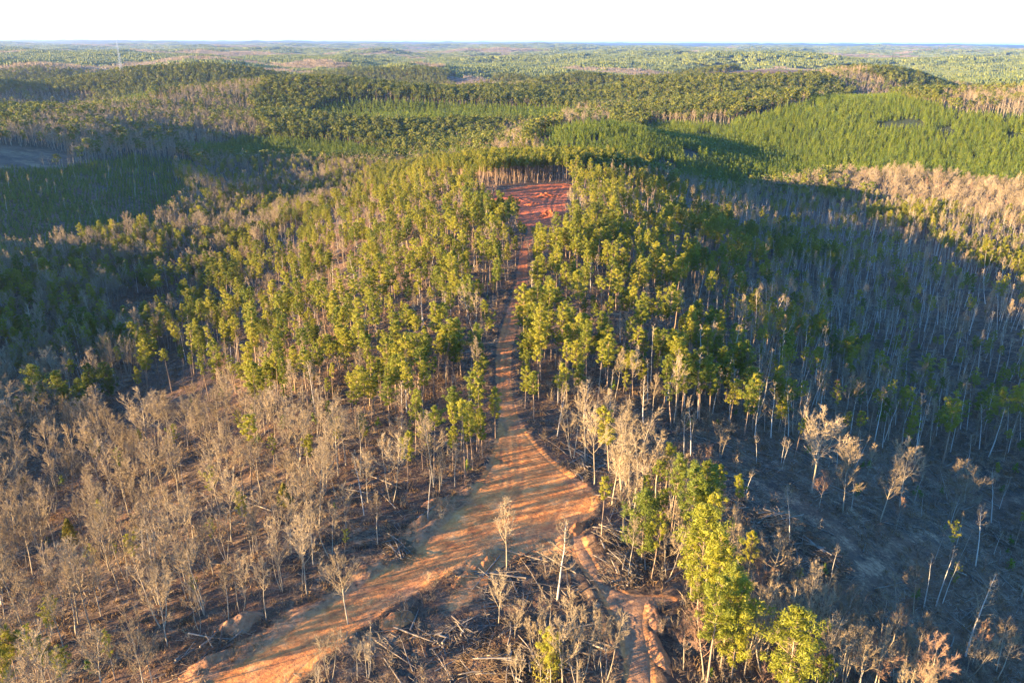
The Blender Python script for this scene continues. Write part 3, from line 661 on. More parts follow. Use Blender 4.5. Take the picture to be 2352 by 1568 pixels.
fill(Z_VALE_L, 6.0, 'bare', [0, 1, 2, 5, 4, 6], [3, 3, 3, 2, 3, 2], 13, 20, VALE, .7, (45, .25, 406), 2)
fill(Z_VALE_L, 6.5, 'pine', [0, 2, 4, 5, 7], [3, 3, 2, 2, 2], 12, 19, VALE, .85, (45, .32, 407), 2)
fill(Z_YOUNG_L, 18, 'bare', [4, 6, 9], [2, 2, 2], 8, 15, 'above the young plantation', .5, None, 2)
for P in (Z_HARD[0],):
    fill(P, 8, 'bare', [0, 1, 2, 5, 4], [3, 3, 3, 2, 2], 12, 18, 'in the far valley woods', .75, None, 2)
    fill(P, 10, 'pine', [0, 1, 2, 3], [3, 3, 2, 2], 14, 19, 'in the far valley woods', .75, (60, .35, 408), 2)
# the same woods carry on outside the picture on the sun side and to the right
for x0, x1, y0, y1 in ((-640, -120, -60, 300), (150, 420, 20, 300)):
    P = np.array([(x0, y0), (x1, y0), (x1, y1), (x0, y1)], float)
    fill(P, 11, 'bare', [0, 2, 4, 5], [1, 1, 1, 1], 9, 17, 'outside', .6)
    fill(P, 14, 'pine', [0, 3, 4], [1, 1, 1], 12, 18, 'outside', .5)
TA = np.array([t[:2] for t in TREES]); TZ = relief(TA[:, 0], TA[:, 1])
# drop any random tree that would stand on top of another
keep = []; cellmap = {}
for i, (x, y) in enumerate(TA):
    c = (int(x // 2), int(y // 2)); close = False
    for a in (-1, 0, 1):
        for b in (-1, 0, 1):
            for j in cellmap.get((c[0] + a, c[1] + b), ()):
                if (TA[j] - TA[i]) @ (TA[j] - TA[i]) < 2.2: close = True
    if close and i >= N_HERO: continue
    if TREES[i][8] == 'outside':
        px, py, w = proj(x, y, TZ[i] + 8)
        if -60 < px < 2412 and py < 1640 and w > 0: continue
    keep.append(i); cellmap.setdefault(c, []).append(i)

# the 300 of each kind that show largest become trees of their own, the others one mass
def apparent(i):
    x, y, sp, mi, s, w, lx, ly, zone = TREES[i]
    H = (PINES if sp == 'pine' else BARES)[mi][2] * s
    px, py, d = proj(x, y, TZ[i] + H * .7)
    px0, py0, _ = proj(x, y, TZ[i])
    if d <= 0 or not (-5 < px < 2357 and -5 < py < 1568): return 0
    return H / d * (1.3 if i < N_HERO else 1)
rank = sorted(keep, key=apparent, reverse=True)
single = set()
for sp in ('pine', 'bare'): single |= set([i for i in rank if TREES[i][2] == sp and apparent(i) > 0][:300])

def make_tree(i, label, group):
    x, y, sp, mi, s, w, lx, ly, zone = TREES[i]
    t, c, H, words = (PINES if sp == 'pine' else BARES)[mi]
    name = 'pine_tree' if sp == 'pine' else 'bare_tree'
    e = bpy.data.objects.new(name, None); COL.objects.link(e); e.empty_display_size = .5
    e.location = (x, y, TZ[i]); e.rotation_euler = (R(lx), R(ly), TROT[i]); e.scale = (w, w, s)
    e['label'] = label; e['category'] = 'tree'; e['group'] = group
    a = link('trunk', t, e); b = link('crown', c, e)
    return e
TROT = RNG.uniform(0, 6.283, len(TREES))
# labels: look + where it stands; the tallest and the shortest of each such set are told apart by that
sets = {}
for i in sorted(single):
    x, y, sp, mi, s, w, lx, ly, zone = TREES[i]
    H = (PINES if sp == 'pine' else BARES)[mi][2] * s
    words = (PINES if sp == 'pine' else BARES)[mi][3]
    px = proj(x, y, TZ[i])
    rd = float(max(sdist(ROAD, np.array([x]), np.array([y]))[0], -1e3)); sd = float(sdist(SKID, np.array([x]), np.array([y]))[0]); td = float(sdist(TRAIL_R, np.array([x]), np.array([y]))[0])
    where = zone
    if rd > -7 and zone in (RL, RR_): where = ('edging the narrow clay road' if y < 300 else 'below the red clearing') + (', sunlit side' if zone == RL else ', shaded side')
    elif rd > -9 and zone == SLOPE: where = 'on the verge of the clay road'
    elif sd > -9: where = 'beside the skid trail' + (', pine strip side' if zone == ROWZ else ', slash side')
    elif td > -9: where = 'beside the forked shaded trail'
    sets.setdefault((sp, words, where), []).append((H, i))
for (sp, words, where), L in sets.items():
    L.sort(reverse=True)
    for k, (H, i) in enumerate(L):
        g = ('pines ' if sp == 'pine' else 'leafless trees ') + where
        t = TREES[i]; q = k / max(len(L) - 1, 1); ln = math.hypot(t[6], t[7]); wd = t[5] / t[4]
        size = '' if len(L) == 1 else 'tallest ' if k == 0 else 'shortest ' if k == len(L) - 1 else 'tall ' if q < .34 else 'mid-height ' if q < .67 else 'small '
        form = ('leaning ' if ln > 4.2 else '') + ('narrow ' if wd < .92 else 'wide ' if wd > 1.09 else '')
        if k in (0, len(L) - 1): form = ''
        make_tree(i, size + form + words + ' ' + where, g)

# ------------------------------------------------------------------ masses of trees
SOURCES = bpy.data.collections.new('sources'); COL.children.link(SOURCES)
def source(me):
    o = bpy.data.objects.new('source', me); SOURCES.objects.link(o); o.hide_render = True; o.hide_viewport = True
    return o
def mass(name, x, y, z, rot, scl, idx, models, label, cat):
    """one object that draws copies of the given models (each a list of meshes) on points"""
    n = len(x)
    me = bpy.data.meshes.new(name); me.vertices.add(n)
    me.vertices.foreach_set('co', np.stack([x, y, z], 1).astype(np.float32).ravel())
    for nm, arr in (('rot', rot), ('scl', scl)):
        a = me.attributes.new(nm, 'FLOAT_VECTOR', 'POINT'); a.data.foreach_set('vector', np.asarray(arr, np.float32).ravel())
    a = me.attributes.new('idx', 'INT', 'POINT'); a.data.foreach_set('value', np.asarray(idx, np.int32))
    o = link(name, me, kind='stuff', label=label, category=cat)
    g = bpy.data.node_groups.new(name, 'GeometryNodeTree')
    g.interface.new_socket('Geometry', in_out='INPUT', socket_type='NodeSocketGeometry'); g.interface.new_socket('Geometry', in_out='OUTPUT', socket_type='NodeSocketGeometry')
    N = g.nodes; Lk = g.links
    gi = N.new('NodeGroupInput'); go = N.new('NodeGroupOutput'); J = N.new('GeometryNodeJoinGeometry')
    def named(nm, t):
        q = N.new('GeometryNodeInputNamedAttribute'); q.data_type = t; q.inputs['Name'].default_value = nm
        return q.outputs['Attribute']
    rv = named('rot', 'FLOAT_VECTOR'); sv = named('scl', 'FLOAT_VECTOR'); iv = named('idx', 'INT')
    e2r = N.new('FunctionNodeEulerToRotation'); Lk.new(rv, e2r.inputs[0])
    for k, parts in enumerate(models):
        if not (np.asarray(idx) == k).any(): continue
        jj = N.new('GeometryNodeJoinGeometry')
        for p in parts:
            oi = N.new('GeometryNodeObjectInfo'); oi.inputs['Object'].default_value = source(p); oi.inputs['As Instance'].default_value = False
            oi.transform_space = 'ORIGINAL'
            Lk.new(oi.outputs['Geometry'], jj.inputs[0])
        cmp = N.new('FunctionNodeCompare'); cmp.data_type = 'INT'; cmp.operation = 'EQUAL'
        ins = [s for s in cmp.inputs if s.type == 'INT']; Lk.new(iv, ins[0]); ins[1].default_value = k
        iop = N.new('GeometryNodeInstanceOnPoints')
        Lk.new(gi.outputs[0], iop.inputs['Points']); Lk.new(cmp.outputs[0], iop.inputs['Selection']); Lk.new(jj.outputs[0], iop.inputs['Instance'])
        Lk.new(e2r.outputs[0], iop.inputs['Rotation']); Lk.new(sv, iop.inputs['Scale'])
        Lk.new(iop.outputs[0], J.inputs[0])
    Lk.new(J.outputs[0], go.inputs[0])
    md = o.modifiers.new('copies', 'NODES'); md.node_group = g
    return o
for sp, nm, lb in (('pine', 'pine_forest', 'mass of further pines filling the ridge and slopes'), ('bare', 'bare_forest', 'mass of further leafless trees on slopes and hollows')):
    I = [i for i in keep if i not in single and TREES[i][2] == sp]
    mod = PINES if sp == 'pine' else BARES
    T = [TREES[i] for i in I]
    mass(nm, TA[I, 0], TA[I, 1], TZ[I], np.array([(R(t[6]), R(t[7]), TROT[i]) for t, i in zip(T, I)]), np.array([(t[5], t[5], t[4]) for t in T]), [t[3] for t in T], [m[:2] for m in mod], lb, 'forest')

# young plantations in planted rows
def rows(P, step, row, ang, wob=.28):
    c, s = math.cos(R(ang)), math.sin(R(ang)); Q = P @ np.array([[c, -s], [s, c]])
    X, Y = np.meshgrid(np.arange(Q[:, 0].min(), Q[:, 0].max(), row), np.arange(Q[:, 1].min(), Q[:, 1].max(), step))
    X = X.ravel() + RNG.normal(0, wob, X.size); Y = Y.ravel() + RNG.normal(0, wob, Y.size)
    x = X * c - Y * s; y = X * s + Y * c
    k = inside(P, x, y); return x[k], y[k]
yx, yy_, ys, yz = [], [], [], []
for P, st, rw, an, h, zn in ((Z_PLANT_R, 2.8, 4.6, 8, 9.5, 0), (Z_YOUNG_L, 3.0, 3.4, -25, 5.0, 1), (Z_YOUNG_DARK, 3.4, 3.8, 40, 11.0, 2)):
    x, y = rows(P, st, rw, an)
    k = RNG.random(len(x)) < (.93 if zn != 1 else .8); 
    if zn == 0: k &= (vnoise(x / 30, y / 30, 501) > .15) & (vnoise(x / 9, y / 9, 504) > .12)
    if zn == 1: k &= vnoise(x / 22, y / 22, 502) > .14
    x, y = x[k], y[k]
    yx.append(x); yy_.append(y); ys.append(h / 9 * RNG.uniform(.72, 1.18, len(x)) * (.85 + .3 * vnoise(x / 40, y / 40, 503))); yz.append(np.full(len(x), zn))
yx = np.concatenate(yx); yy_ = np.concatenate(yy_); ys = np.concatenate(ys); yz = np.concatenate(yz); yh = height(yx, yy_) - .1
px, py, w = proj(yx, yy_, yh + 4)
app = np.where((px > 0) & (px < 2352) & (py > 0), ys / w, 0)
big = np.argsort(-app)[:300]; rest = np.setdiff1d(np.arange(len(yx)), big)
yr = RNG.uniform(0, 6.28, len(yx)); yi = RNG.integers(0, 3, len(yx)); yw = ys * RNG.uniform(.9, 1.25, len(yx))
YL = {0: 'planted on the hillside beyond the thinned poles', 1: 'in the shaded young plantation below the bare field', 2: 'in the dark planted band beyond the hollow'}
for j in big:
    o = link('young_pine', YOUNGS[yi[j]][0]); o.location = (yx[j], yy_[j], yh[j]); o.rotation_euler = (0, 0, yr[j]); o.scale = (yw[j], yw[j], ys[j])
    hh = ys[j] * 9
    o['label'] = ('tall' if hh > 6.2 else 'knee-high' if hh < 1.5 else 'low' if hh < 4.2 else 'mid-sized') + ' young conical pine ' + YL[int(yz[j])]
    o['category'] = 'tree'; o['group'] = 'young pines ' + YL[int(yz[j])]
mass('pine_plantation', yx[rest], yy_[rest], yh[rest], np.stack([yr[rest] * 0, yr[rest] * 0, yr[rest]], 1), np.stack([yw[rest], yw[rest], ys[rest]], 1), yi[rest], [[m[0]] for m in YOUNGS], 'rows of dense young green pines over the hillsides', 'plantation')

# woods from the ridge's end to the horizon
MID_P = [[pine_model(400 + s, 17, .45, 2.9, 13, 8, .85)[k] for k in (0, 1)] for s in range(3)]
for p_ in MID_P: p_[1].materials[0] = M_MIDP
MID_B = [[bare_model(420 + s, 15, .42, .30, 8, 5, 4, up=.8, tw=.06)[k] for k in (0, 1)] for s in range(3)]
MID_Y = [[young_pine_model(430 + s, 12, 2.3, 6, 5, .75)] for s in range(2)]
def wedge(r0, r1, step_of, half=38):
    """scattered points over the land ahead, spacing growing with distance"""
    X = []; Y = []; r = r0
    while r < r1:
        s = step_of(r); n = int(2 * R(half) * r / s)
        a = (np.arange(n) + RNG.uniform(-.45, .45, n)) / n * 2 * R(half) - R(half); rr = r + RNG.uniform(-.45, .45, n) * s
        X.append(np.sin(a) * rr); Y.append(np.cos(a) * rr); r += s
    return np.concatenate(X), np.concatenate(Y)
x, y = wedge(560, 2600, lambda r: np.interp(r, [560, 1200, 2600], [5.0, 5.8, 8.0]))
k = (y > 560) | (np.abs(x) > 420)
for P in (Z_PLANT_R, Z_YOUNG_L, Z_YOUNG_DARK, Z_PINE_B, Z_POLES_R, Z_CREEK_R, Z_VALE_L, Z_PINE_L, Z_PINE_R, Z_HARD[0]): k &= ~inside(P, x, y)
for P in FIELDS: k &= ~inside(P, x, y)
x, y = x[k], y[k]
def woods_kind(x, y):
    """0 pine, 1 hardwood, 2 young pine: patches of tens to hundreds of metres"""
    n = fbm(x / 330 + 4.4, y / 260 + 2.2, 601, 3); m = fbm(x / 420, y / 300, 602, 2)
    hz = height(x, y); low = sstep(0, -34, hz) * .35
    kind = np.where(n + low > .24, 1, np.where(m > .45, 2, 0))
    for P in Z_HARD: kind = np.where(inside(P, x, y), 1, kind)
    flip = RNG.random(len(x)); kind = np.where((flip < .12) & (kind == 0), 1, np.where((flip < .14) & (kind == 1), 0, kind))
    return kind
kd = woods_kind(x, y)
z = height(x, y) - .1
n = len(x); s = RNG.uniform(.75, 1.2, n) * np.where(kd == 2, .9, 1); ww = s * RNG.uniform(1.0, 1.4, n)
idx = np.where(kd == 0, RNG.integers(0, 3, n), np.where(kd == 1, 3 + RNG.integers(0, 3, n), 6 + RNG.integers(0, 2, n)))
mass('distant_woods', x, y, z, np.stack([z * 0, z * 0, RNG.uniform(0, 6.28, n)], 1), np.stack([ww, ww, s], 1), idx, MID_P + MID_B + MID_Y, 'rolling mixed woods of pine and leafless trees beyond the ridge', 'forest')
print('near', len(keep), 'young', len(yx), 'mid', n)
# far canopy: patches of crowns
def canopy_patch(seed, hard, W=26):
    rs = np.random.default_rng(seed); C = Acc()
    for i in range(64):
        px_, py_ = rs.uniform(-W, W, 2); h = rs.uniform(9, 16)
        if hard:
            for j in range(10):
                a = rs.uniform(0, 6.28); C.spike((px_, py_, h * .3), (px_ + math.cos(a) * rs.uniform(1, 5), py_ + math.sin(a) * rs.uniform(1, 5), h + rs.uniform(-2, 1)), .38)
        else:
            rr = rs.uniform(2.2, 3.8); V = []; F = []
            for ring, (f, zf) in enumerate(((.55, .25), (1.0, .55), (.62, .86))):
                for q in range(6):
                    t = q * 1.047 + ring * .5; w_ = rr * f * rs.uniform(.75, 1.2); V.append((px_ + math.cos(t) * w_, py_ + math.sin(t) * w_, h * zf * rs.uniform(.94, 1.06)))
            V.append((px_, py_, h * 1.02))
            for ring in (0, 1):
                for q in range(6):
                    a_ = ring * 6 + q; b_ = ring * 6 + (q + 1) % 6; F += [(a_, b_, b_ + 6), (a_, b_ + 6, a_ + 6)]
            F += [(12 + q, 12 + (q + 1) % 6, 18) for q in range(6)]
            C.add(V, F)
    return C.mesh('canopy', M_TWIG if hard else M_FARP)
FAR = [[canopy_patch(440 + s, False)] for s in range(3)] + [[canopy_patch(450 + s, True)] for s in range(3)]
x, y = wedge(2560, 16000, lambda r: np.interp(r, [2500, 6000, 16000], [32, 42, 90]))
k = np.ones(len(x), bool)
for P in FIELDS: k &= ~inside(P, x, y)
x, y = x[k], y[k]; n = len(x); r = np.hypot(x, y)
kd = (fbm(x / 900 + 4.4, y / 520 + 2.2, 603, 3) + fbm(x / 200, y / 200, 604, 2) * .35 > .30).astype(int)
idx = kd * 3 + RNG.integers(0, 3, n); sc_ = np.interp(r, [2500, 6000, 15000], [.8, .95, 1.7]) * RNG.uniform(.9, 1.2, n)
mass('far_woods', x, y, height(x, y) - .5, np.stack([r * 0, r * 0, RNG.uniform(0, 6.28, n)], 1), np.stack([sc_, sc_, RNG.uniform(.8, 1.2, n)], 1), idx, FAR, 'far wooded hills rolling to the horizon', 'forest')
print('far', n)

# ------------------------------------------------------------------ undergrowth, slash and fallen wood
def brush_model(seed, stems, h, spread, m, w=.03, kids=4):
    rs = np.random.default_rng(seed); A = Acc()
    for i in range(stems):
        a = rs.uniform(0, 6.28); p = np.array([math.cos(a), math.sin(a), 0]) * rs.uniform(0, .5) * spread; p[2] = -.1
        d = np.array([math.cos(a) * spread / h, math.sin(a) * spread / h, 1]) + rs.normal(0, .2, 3)
        L = h * rs.uniform(.5, 1.1); q = p + unit(d) * L
        A.spike(p, q, w * .9)
        for k in range(kids):
            u = p + (q - p) * rs.uniform(.25, .9); e = u + unit(unit(d) + rs.normal(0, .55, 3)) * L * rs.uniform(.2, .45)
            sd = unit(np.cross(e - u, rs.normal(0, 1, 3))) * w * .9; A.add([u - sd, u + sd, e], [(0, 1, 2)])
    return A.mesh('brush', m)
def grass_model(seed, n, h, spread, m):
    rs = np.random.default_rng(seed); A = Acc()
    for i in range(n):
        p = np.append(rs.normal(0, spread * .5, 2), -.05); q = p + np.append(rs.normal(0, .35, 2) * h, h * rs.uniform(.5, 1.1))
        sd = unit(np.cross(q - p, rs.normal(0, 1, 3))) * .06; A.add([p - sd, p + sd, q], [(0, 1, 2)])
    return A.mesh('grass', m)
def debris_model(seed, n, spread, lmin, lmax, rad, m, zmax=.25):
    rs = np.random.default_rng(seed); A = Acc()
    for i in range(n):
        p = np.append(rs.normal(0, spread, 2), rs.uniform(.02, zmax)); a = rs.uniform(0, 6.28); L = rs.uniform(lmin, lmax)
        d = np.array([math.cos(a), math.sin(a), rs.normal(0, .12)]) * L
        A.tube([p - d * .5, p + rs.normal(0, .05, 3) * L, p + d * .5], [rad * rs.uniform(.6, 1.2), rad * .8, rad * .35], 3)
    return A.mesh('debris', m)
LOW = [[brush_model(500, 9, 2.4, .9, M_BRUSH)], [brush_model(501, 7, 3.4, .8, M_TWIG, .035, 6)], [brush_model(502, 12, 1.3, .8, M_BRUSH)],
       [grass_model(503, 34, .8, 1.1, M_GRASS)], [grass_model(504, 26, .6, .9, M_BRUSH)],
       [debris_model(505, 7, 1.3, .8, 3.0, .05, M_LOG)], [debris_model(506, 9, 1.5, .6, 2.2, .04, M_BRUSH)], [debris_model(507, 5, 1.4, 1.5, 4.5, .075, M_LOG)],
       [young_pine_model(508, 2.6, .9, 4, 5, .3)], [brush_model(509, 6, 4.6, 1.0, M_RTWIG, .035, 7)]]
x, y = grid_pts(-260, 300, 62, 470, 1.75, .5)
x2, y2 = grid_pts(30, 300, 90, 330, 2.1, .5); x = np.append(x, x2); y = np.append(y, y2)
px, py, w = proj(x, y, height(x, y)); k = (px > -120) & (px < 2470) & (py < 1720)
x, y = x[k], y[k]
k = off_lanes(x, y, .5) & (sdist(SKID, x, y) < -1.6) & ((sdist(EARTH, x, y) < 0) | (RNG.random(len(x)) < .2)) & (RNG.random(len(x)) < np.interp(y, [100, 250, 470], [1, .8, .45])); x, y = x[k], y[k]
n = len(x); idx = np.empty(n, int)
base_p = np.array([.15, .07, .16, .24, .14, .08, .12, .03, .004, .006])
pr = np.tile(base_p, (n, 1))
def tune(P, vals):
    k = inside(P, x, y)
    for i, v in vals.items(): pr[k, i] *= v
tune(Z_SLASH_C, {5: 5, 6: 3, 7: 6, 3: .4, 1: .5}); tune(Z_OPEN_R, {5: 4, 6: 2.5, 7: 5, 1: .3, 0: .5}); tune(Z_POLES_R, {5: 2, 7: 2}); tune(Z_BARE_FL, {5: 1.3, 7: 1.2, 3: 1.2, 1: .25, 9: .2, 0: .55}); tune(Z_FR, {1: 3, 0: 2, 9: 6}); tune(Z_BRUSH_BC, {1: 4, 0: 2}); tune(Z_BRUSH_BL, {1: 4, 0: 2}); tune(Z_RIDGE_R, {5: 3, 7: 3})
tune(Z_PINE_L, {8: 6}); tune(Z_PINE_R, {8: 4})
pr /= pr.sum(1)[:, None]; u = RNG.random(n)[:, None]; idx = (pr.cumsum(1) < u).sum(1).clip(0, 9)
s = RNG.uniform(.6, 1.25, n)
mass('undergrowth', x, y, relief(x, y), np.stack([RNG.normal(0, .08, n), RNG.normal(0, .08, n), RNG.uniform(0, 6.28, n)], 1), np.stack([s, s, s * RNG.uniform(.8, 1.2, n)], 1), idx, LOW, 'dry brush, dead grass and scattered twigs covering the forest floor', 'undergrowth')
print('low', n)

def log_model(seed, L, r, bend, stubs, m=M_LOG):
    rs = np.random.default_rng(seed); A = Acc()
    pts = wander(rs, (-L / 2, 0, 0), (1, 0, 0), L, 5, bend); pts[:, 2] = np.abs(pts[:, 2]) * .4
    A.tube(pts, np.linspace(r, r * .45, 6), 6)
    k0 = len(pts)
    A.add([pts[0] + r * np.array([0, math.cos(t), math.sin(t)]) for t in np.arange(6) * 1.047], [(0, 2, 1), (0, 3, 2), (0, 4, 3), (0, 5, 4)])
    for k in range(stubs):
        i = rs.integers(2, 5); p = pts[i]; d = np.array([.6, rs.normal(0, .7), rs.uniform(.1, .7)])
        A.spike(p, p + unit(d) * rs.uniform(.6, L * .22), r * .35)
    return A.mesh('fallen_log', m)
LOGS = [(log_model(600, 9, .16, .03, 0), 'straight pale fallen log'), (log_model(601, 12, .15, .05, 3), 'long fallen trunk with broken limbs'), (log_model(602, 6, .20, .02, 0), 'stout cut log'),
        (log_model(603, 10, .11, .09, 5), 'crooked fallen stem with side branches'), (log_model(604, 7, .10, .06, 1), 'thin fallen pole')]
logs = []
def lay(P, n, zone):
    x0, y0 = P.min(0); x1, y1 = P.max(0); c = 0
    while c < n:
        x = RNG.uniform(x0, x1); y = RNG.uniform(y0, y1); xa, ya = np.array([x]), np.array([y])
        if not inside(P, xa, ya)[0] or not off_lanes(xa, ya, 3)[0]: continue
        px, py, w = proj(x, y, float(height(xa, ya)[0]))
        if not (0 < px < 2352 and 0 < py < 1568): c += .2; continue
        logs.append((x, y, int(RNG.integers(0, 5)), RNG.uniform(0, 3.14), RNG.uniform(.6, 1.15), zone)); c += 1
lay(Z_SLASH_C, 58, 'in the slash below the clay junction'); lay(Z_OPEN_R, 92, 'on the shaded cut-over slope'); lay(Z_BARE_FL, 54, 'under bare trees on the sunlit slope')
lay(Z_RIDGE_R, 28, 'in the slash beside the clay junction'); lay(Z_POLES_R, 44, 'among the thinned shaded poles'); lay(Z_PINE_ROW, 10, 'below the pine strip')
for px, py, px2, py2 in ((1148, 1280, 1085, 1360), (905, 1445, 1000, 1480), (860, 1470, 960, 1540), (1090, 1440, 1150, 1438), (1380, 1215, 1470, 1245), (1320, 1040, 1385, 1075), (1290, 1020, 1345, 1050), (590, 1165, 520, 1180), (440, 1290, 520, 1300)):
    xa, ya = at(px, py); xb, yb = at(px2, py2)
    logs.append(((xa + xb) / 2, (ya + yb) / 2, 0, math.atan2(yb - ya, xb - xa), math.hypot(xb - xa, yb - ya) / 9, 'by the clay road'))
for x, y, mi, a, s, zone in logs[:300]:
    L = [9, 12, 6, 10, 7][mi] * s; dx, dy = math.cos(a) * L / 2, math.sin(a) * L / 2
    za, zb, zc = zat(x - dx, y - dy), zat(x + dx, y + dy), zat(x, y)
    o = link('fallen_log', LOGS[mi][0]); o.location = (x, y, max((za + zb) / 2, zc) + .12)
    o.rotation_euler = (0, -math.atan2(zb - za, L), a); o.scale = (s, 1, 1)
    o['label'] = ('shorter ' if s < .78 else 'longer ' if s > .98 else 'medium ') + LOGS[mi][1] + ' ' + zone; o['category'] = 'log'; o['group'] = 'fallen logs ' + zone

def brush_pile(px, py, rx, ry, h, nst, label, seed, pale=False):
    rs = np.random.default_rng(seed); x, y = at(px, py); z = zat(x, y)
    e = bpy.data.objects.new('brush_pile', None); COL.objects.link(e); e.location = (x, y, z); e.rotation_euler = (0, 0, rs.uniform(0, 3.1))
    e['label'] = label; e['category'] = 'brush pile'
    A = Acc()
    for i in range(nst):
        a = rs.uniform(0, 6.28); q = math.sqrt(rs.uniform(0, 1)); ux, uy = math.cos(a) * q * rx, math.sin(a) * q * ry
        zz = h * max(0, 1 - q ** 1.6) * rs.uniform(.25, 1.05); b = rs.normal(.3, .7); L = rs.uniform(.8, 3.4)
        d = np.array([math.cos(b), math.sin(b), rs.normal(0, .22)]) * L * .5; c = np.array([ux, uy, zz + .05])
        A.tube([c - d, c + rs.normal(0, .12, 3), c + d], [rs.uniform(.03, .07), .045, .02], 3)
    link('branches', A.mesh('branches', M_LOG if pale else M_BRUSH), e, kind='stuff')
    B = Acc(); nr = 10; rings = [(0, 1.0), (.45, .8), (.8, .45), (1, 0.02)]
    V = []
    for zf, rf in rings:
        for k in range(nr):
            t = 6.283 * k / nr; w = rs.uniform(.8, 1.15); V.append((math.cos(t) * rx * rf * w * .9, math.sin(t) * ry * rf * w * .9, zf * h * .7 - .3))
    F = []
    for i in range(3):
        for k in range(nr):
            p = i * nr + k; q = i * nr + (k + 1) % nr; F += [(p, q, q + nr), (p, q + nr, p + nr)]
    B.add(V, F); link('soil_heap', B.mesh('soil_heap', M_SOIL), e)
    for k in range(int(6 + rx)):
        lm = LOGS[int(rs.integers(0, 5))][0]; o = link('log', lm, e)
        a = rs.uniform(0, 6.28); q = rs.uniform(0, .8); o.location = (math.cos(a) * q * rx, math.sin(a) * q * ry, h * (1 - q) * .8 + .2)
        o.rotation_euler = (0, rs.normal(0, .15), rs.normal(.3, .8)); o.scale = (rs.uniform(.35, .7), 1, 1)
m, nt, b = mat('slash_soil', .95); tc = nt.nodes.new('ShaderNodeTexCoord')
nt.links.new(ramp(nt, noise(nt, 1.5, 4, .65, tc.outputs['Object']), [(.3, (.05, .032, .02)), (.55, (.14, .075, .04)), (.75, (.24, .13, .065))]), b.inputs['Base Color']); M_SOIL = m
for i, (px, py, rx, ry, h, nst, lb, pale) in enumerate([
        (1175, 1470, 7, 4.5, 2.2, 420, 'large tangled brush pile below the clay junction', False), (1130, 1540, 6, 4, 2.0, 360, 'dark brush pile heaped on soil among slash', False), (1060, 1455, 4.5, 3, 1.3, 220, 'low spread of cut branches near fallen trunks', True),
        (1398, 1236, 4.0, 3.0, 1.9, 280, 'brush pile against the bank of the clay junction', True), (1428, 1310, 6, 4.5, 2.0, 420, 'broad heap of splintered branches above skid trail', True), (1470, 1270, 5, 4, 1.5, 300, 'shaded slash heap beside the pine strip', False),
        (1765, 1195, 7, 4, 1.6, 380, 'dark heap of tops on the shaded slope', False), (1870, 1270, 8, 5, 1.6, 420, 'long dark slash pile beside the forked trail', False), (1340, 1080, 5, 2.5, 1.3, 240, 'brush windrow at the foot of roadside trees', False),
        (915, 1262, 5, 3, 1.0, 220, 'small brush pile beside the clay road verge', False), (480, 1490, 6, 3.5, 1.6, 300, 'tangled brush pile on dark bank beside the road', False), (1320, 505, 8, 3.5, 1.8, 300, 'brush pile at the edge of the red clearing', False),
        (2290, 1240, 7, 4, 1.4, 260, 'faint brush pile by the bend of the forked trail', False), (800, 585, 8, 4, 1.6, 220, 'dark brush pile in the sunlit roadside stand', False), (1215, 1510, 4, 3, 1.6, 260, 'pale splintered branch heap beside the golden cedar', True)]):
    brush_pile(px, py, rx, ry, h, nst, lb, 700 + i, pale)

# heaps of pushed-up earth
def mound(px, py, rx, ry, h, rot, red, grey, label, seed):
    rs = np.random.default_rng(seed); x, y = at(px, py); n = 34
    u, v = np.meshgrid(np.linspace(-1.15, 1.15, n), np.linspace(-1.15, 1.15, n)); c, s = math.cos(R(rot)), math.sin(R(rot))
    X = u * rx; Y = v * ry; xw = x + X * c - Y * s; yw = y + X * s + Y * c
    q = np.hypot(u, v) + .22 * fbm(u * 1.6 + seed, v * 1.6, 31, 2)
    hh = h * np.clip(1 - q, -.25, 1) ** 1 * (1 + .75 * fbm(xw / 1.6, yw / 1.6, seed, 3)) + .22 * fbm(xw / .7, yw / .7, seed + 3, 2) * (q < 1)
    z0 = zat(x, y); zz = height(xw.ravel(), yw.ravel()).reshape(xw.shape) + np.where(q < 1, np.maximum(hh, -.3), -.35)
    V = np.stack([xw - x, yw - y, zz - z0], -1).reshape(-1, 3)
    i, j = np.meshgrid(np.arange(n - 1), np.arange(n - 1), indexing='ij')
    F = np.stack([i * n + j, i * n + j + 1, (i + 1) * n + j + 1, (i + 1) * n + j], -1).reshape(-1, 4)
    k = len(V); me = mesh_np('dirt_mound', V, F, [M_CLAY], False, dict(clay=np.full(k, 1.0), red=np.full(k, red), grey=np.full(k, grey), track=np.zeros(k), field=np.zeros(k), far=np.zeros(k)))
    o = link('dirt_mound', me); o.location = (x, y, z0); o['label'] = label; o['category'] = 'mound'; o['group'] = 'heaps of pushed-up earth'
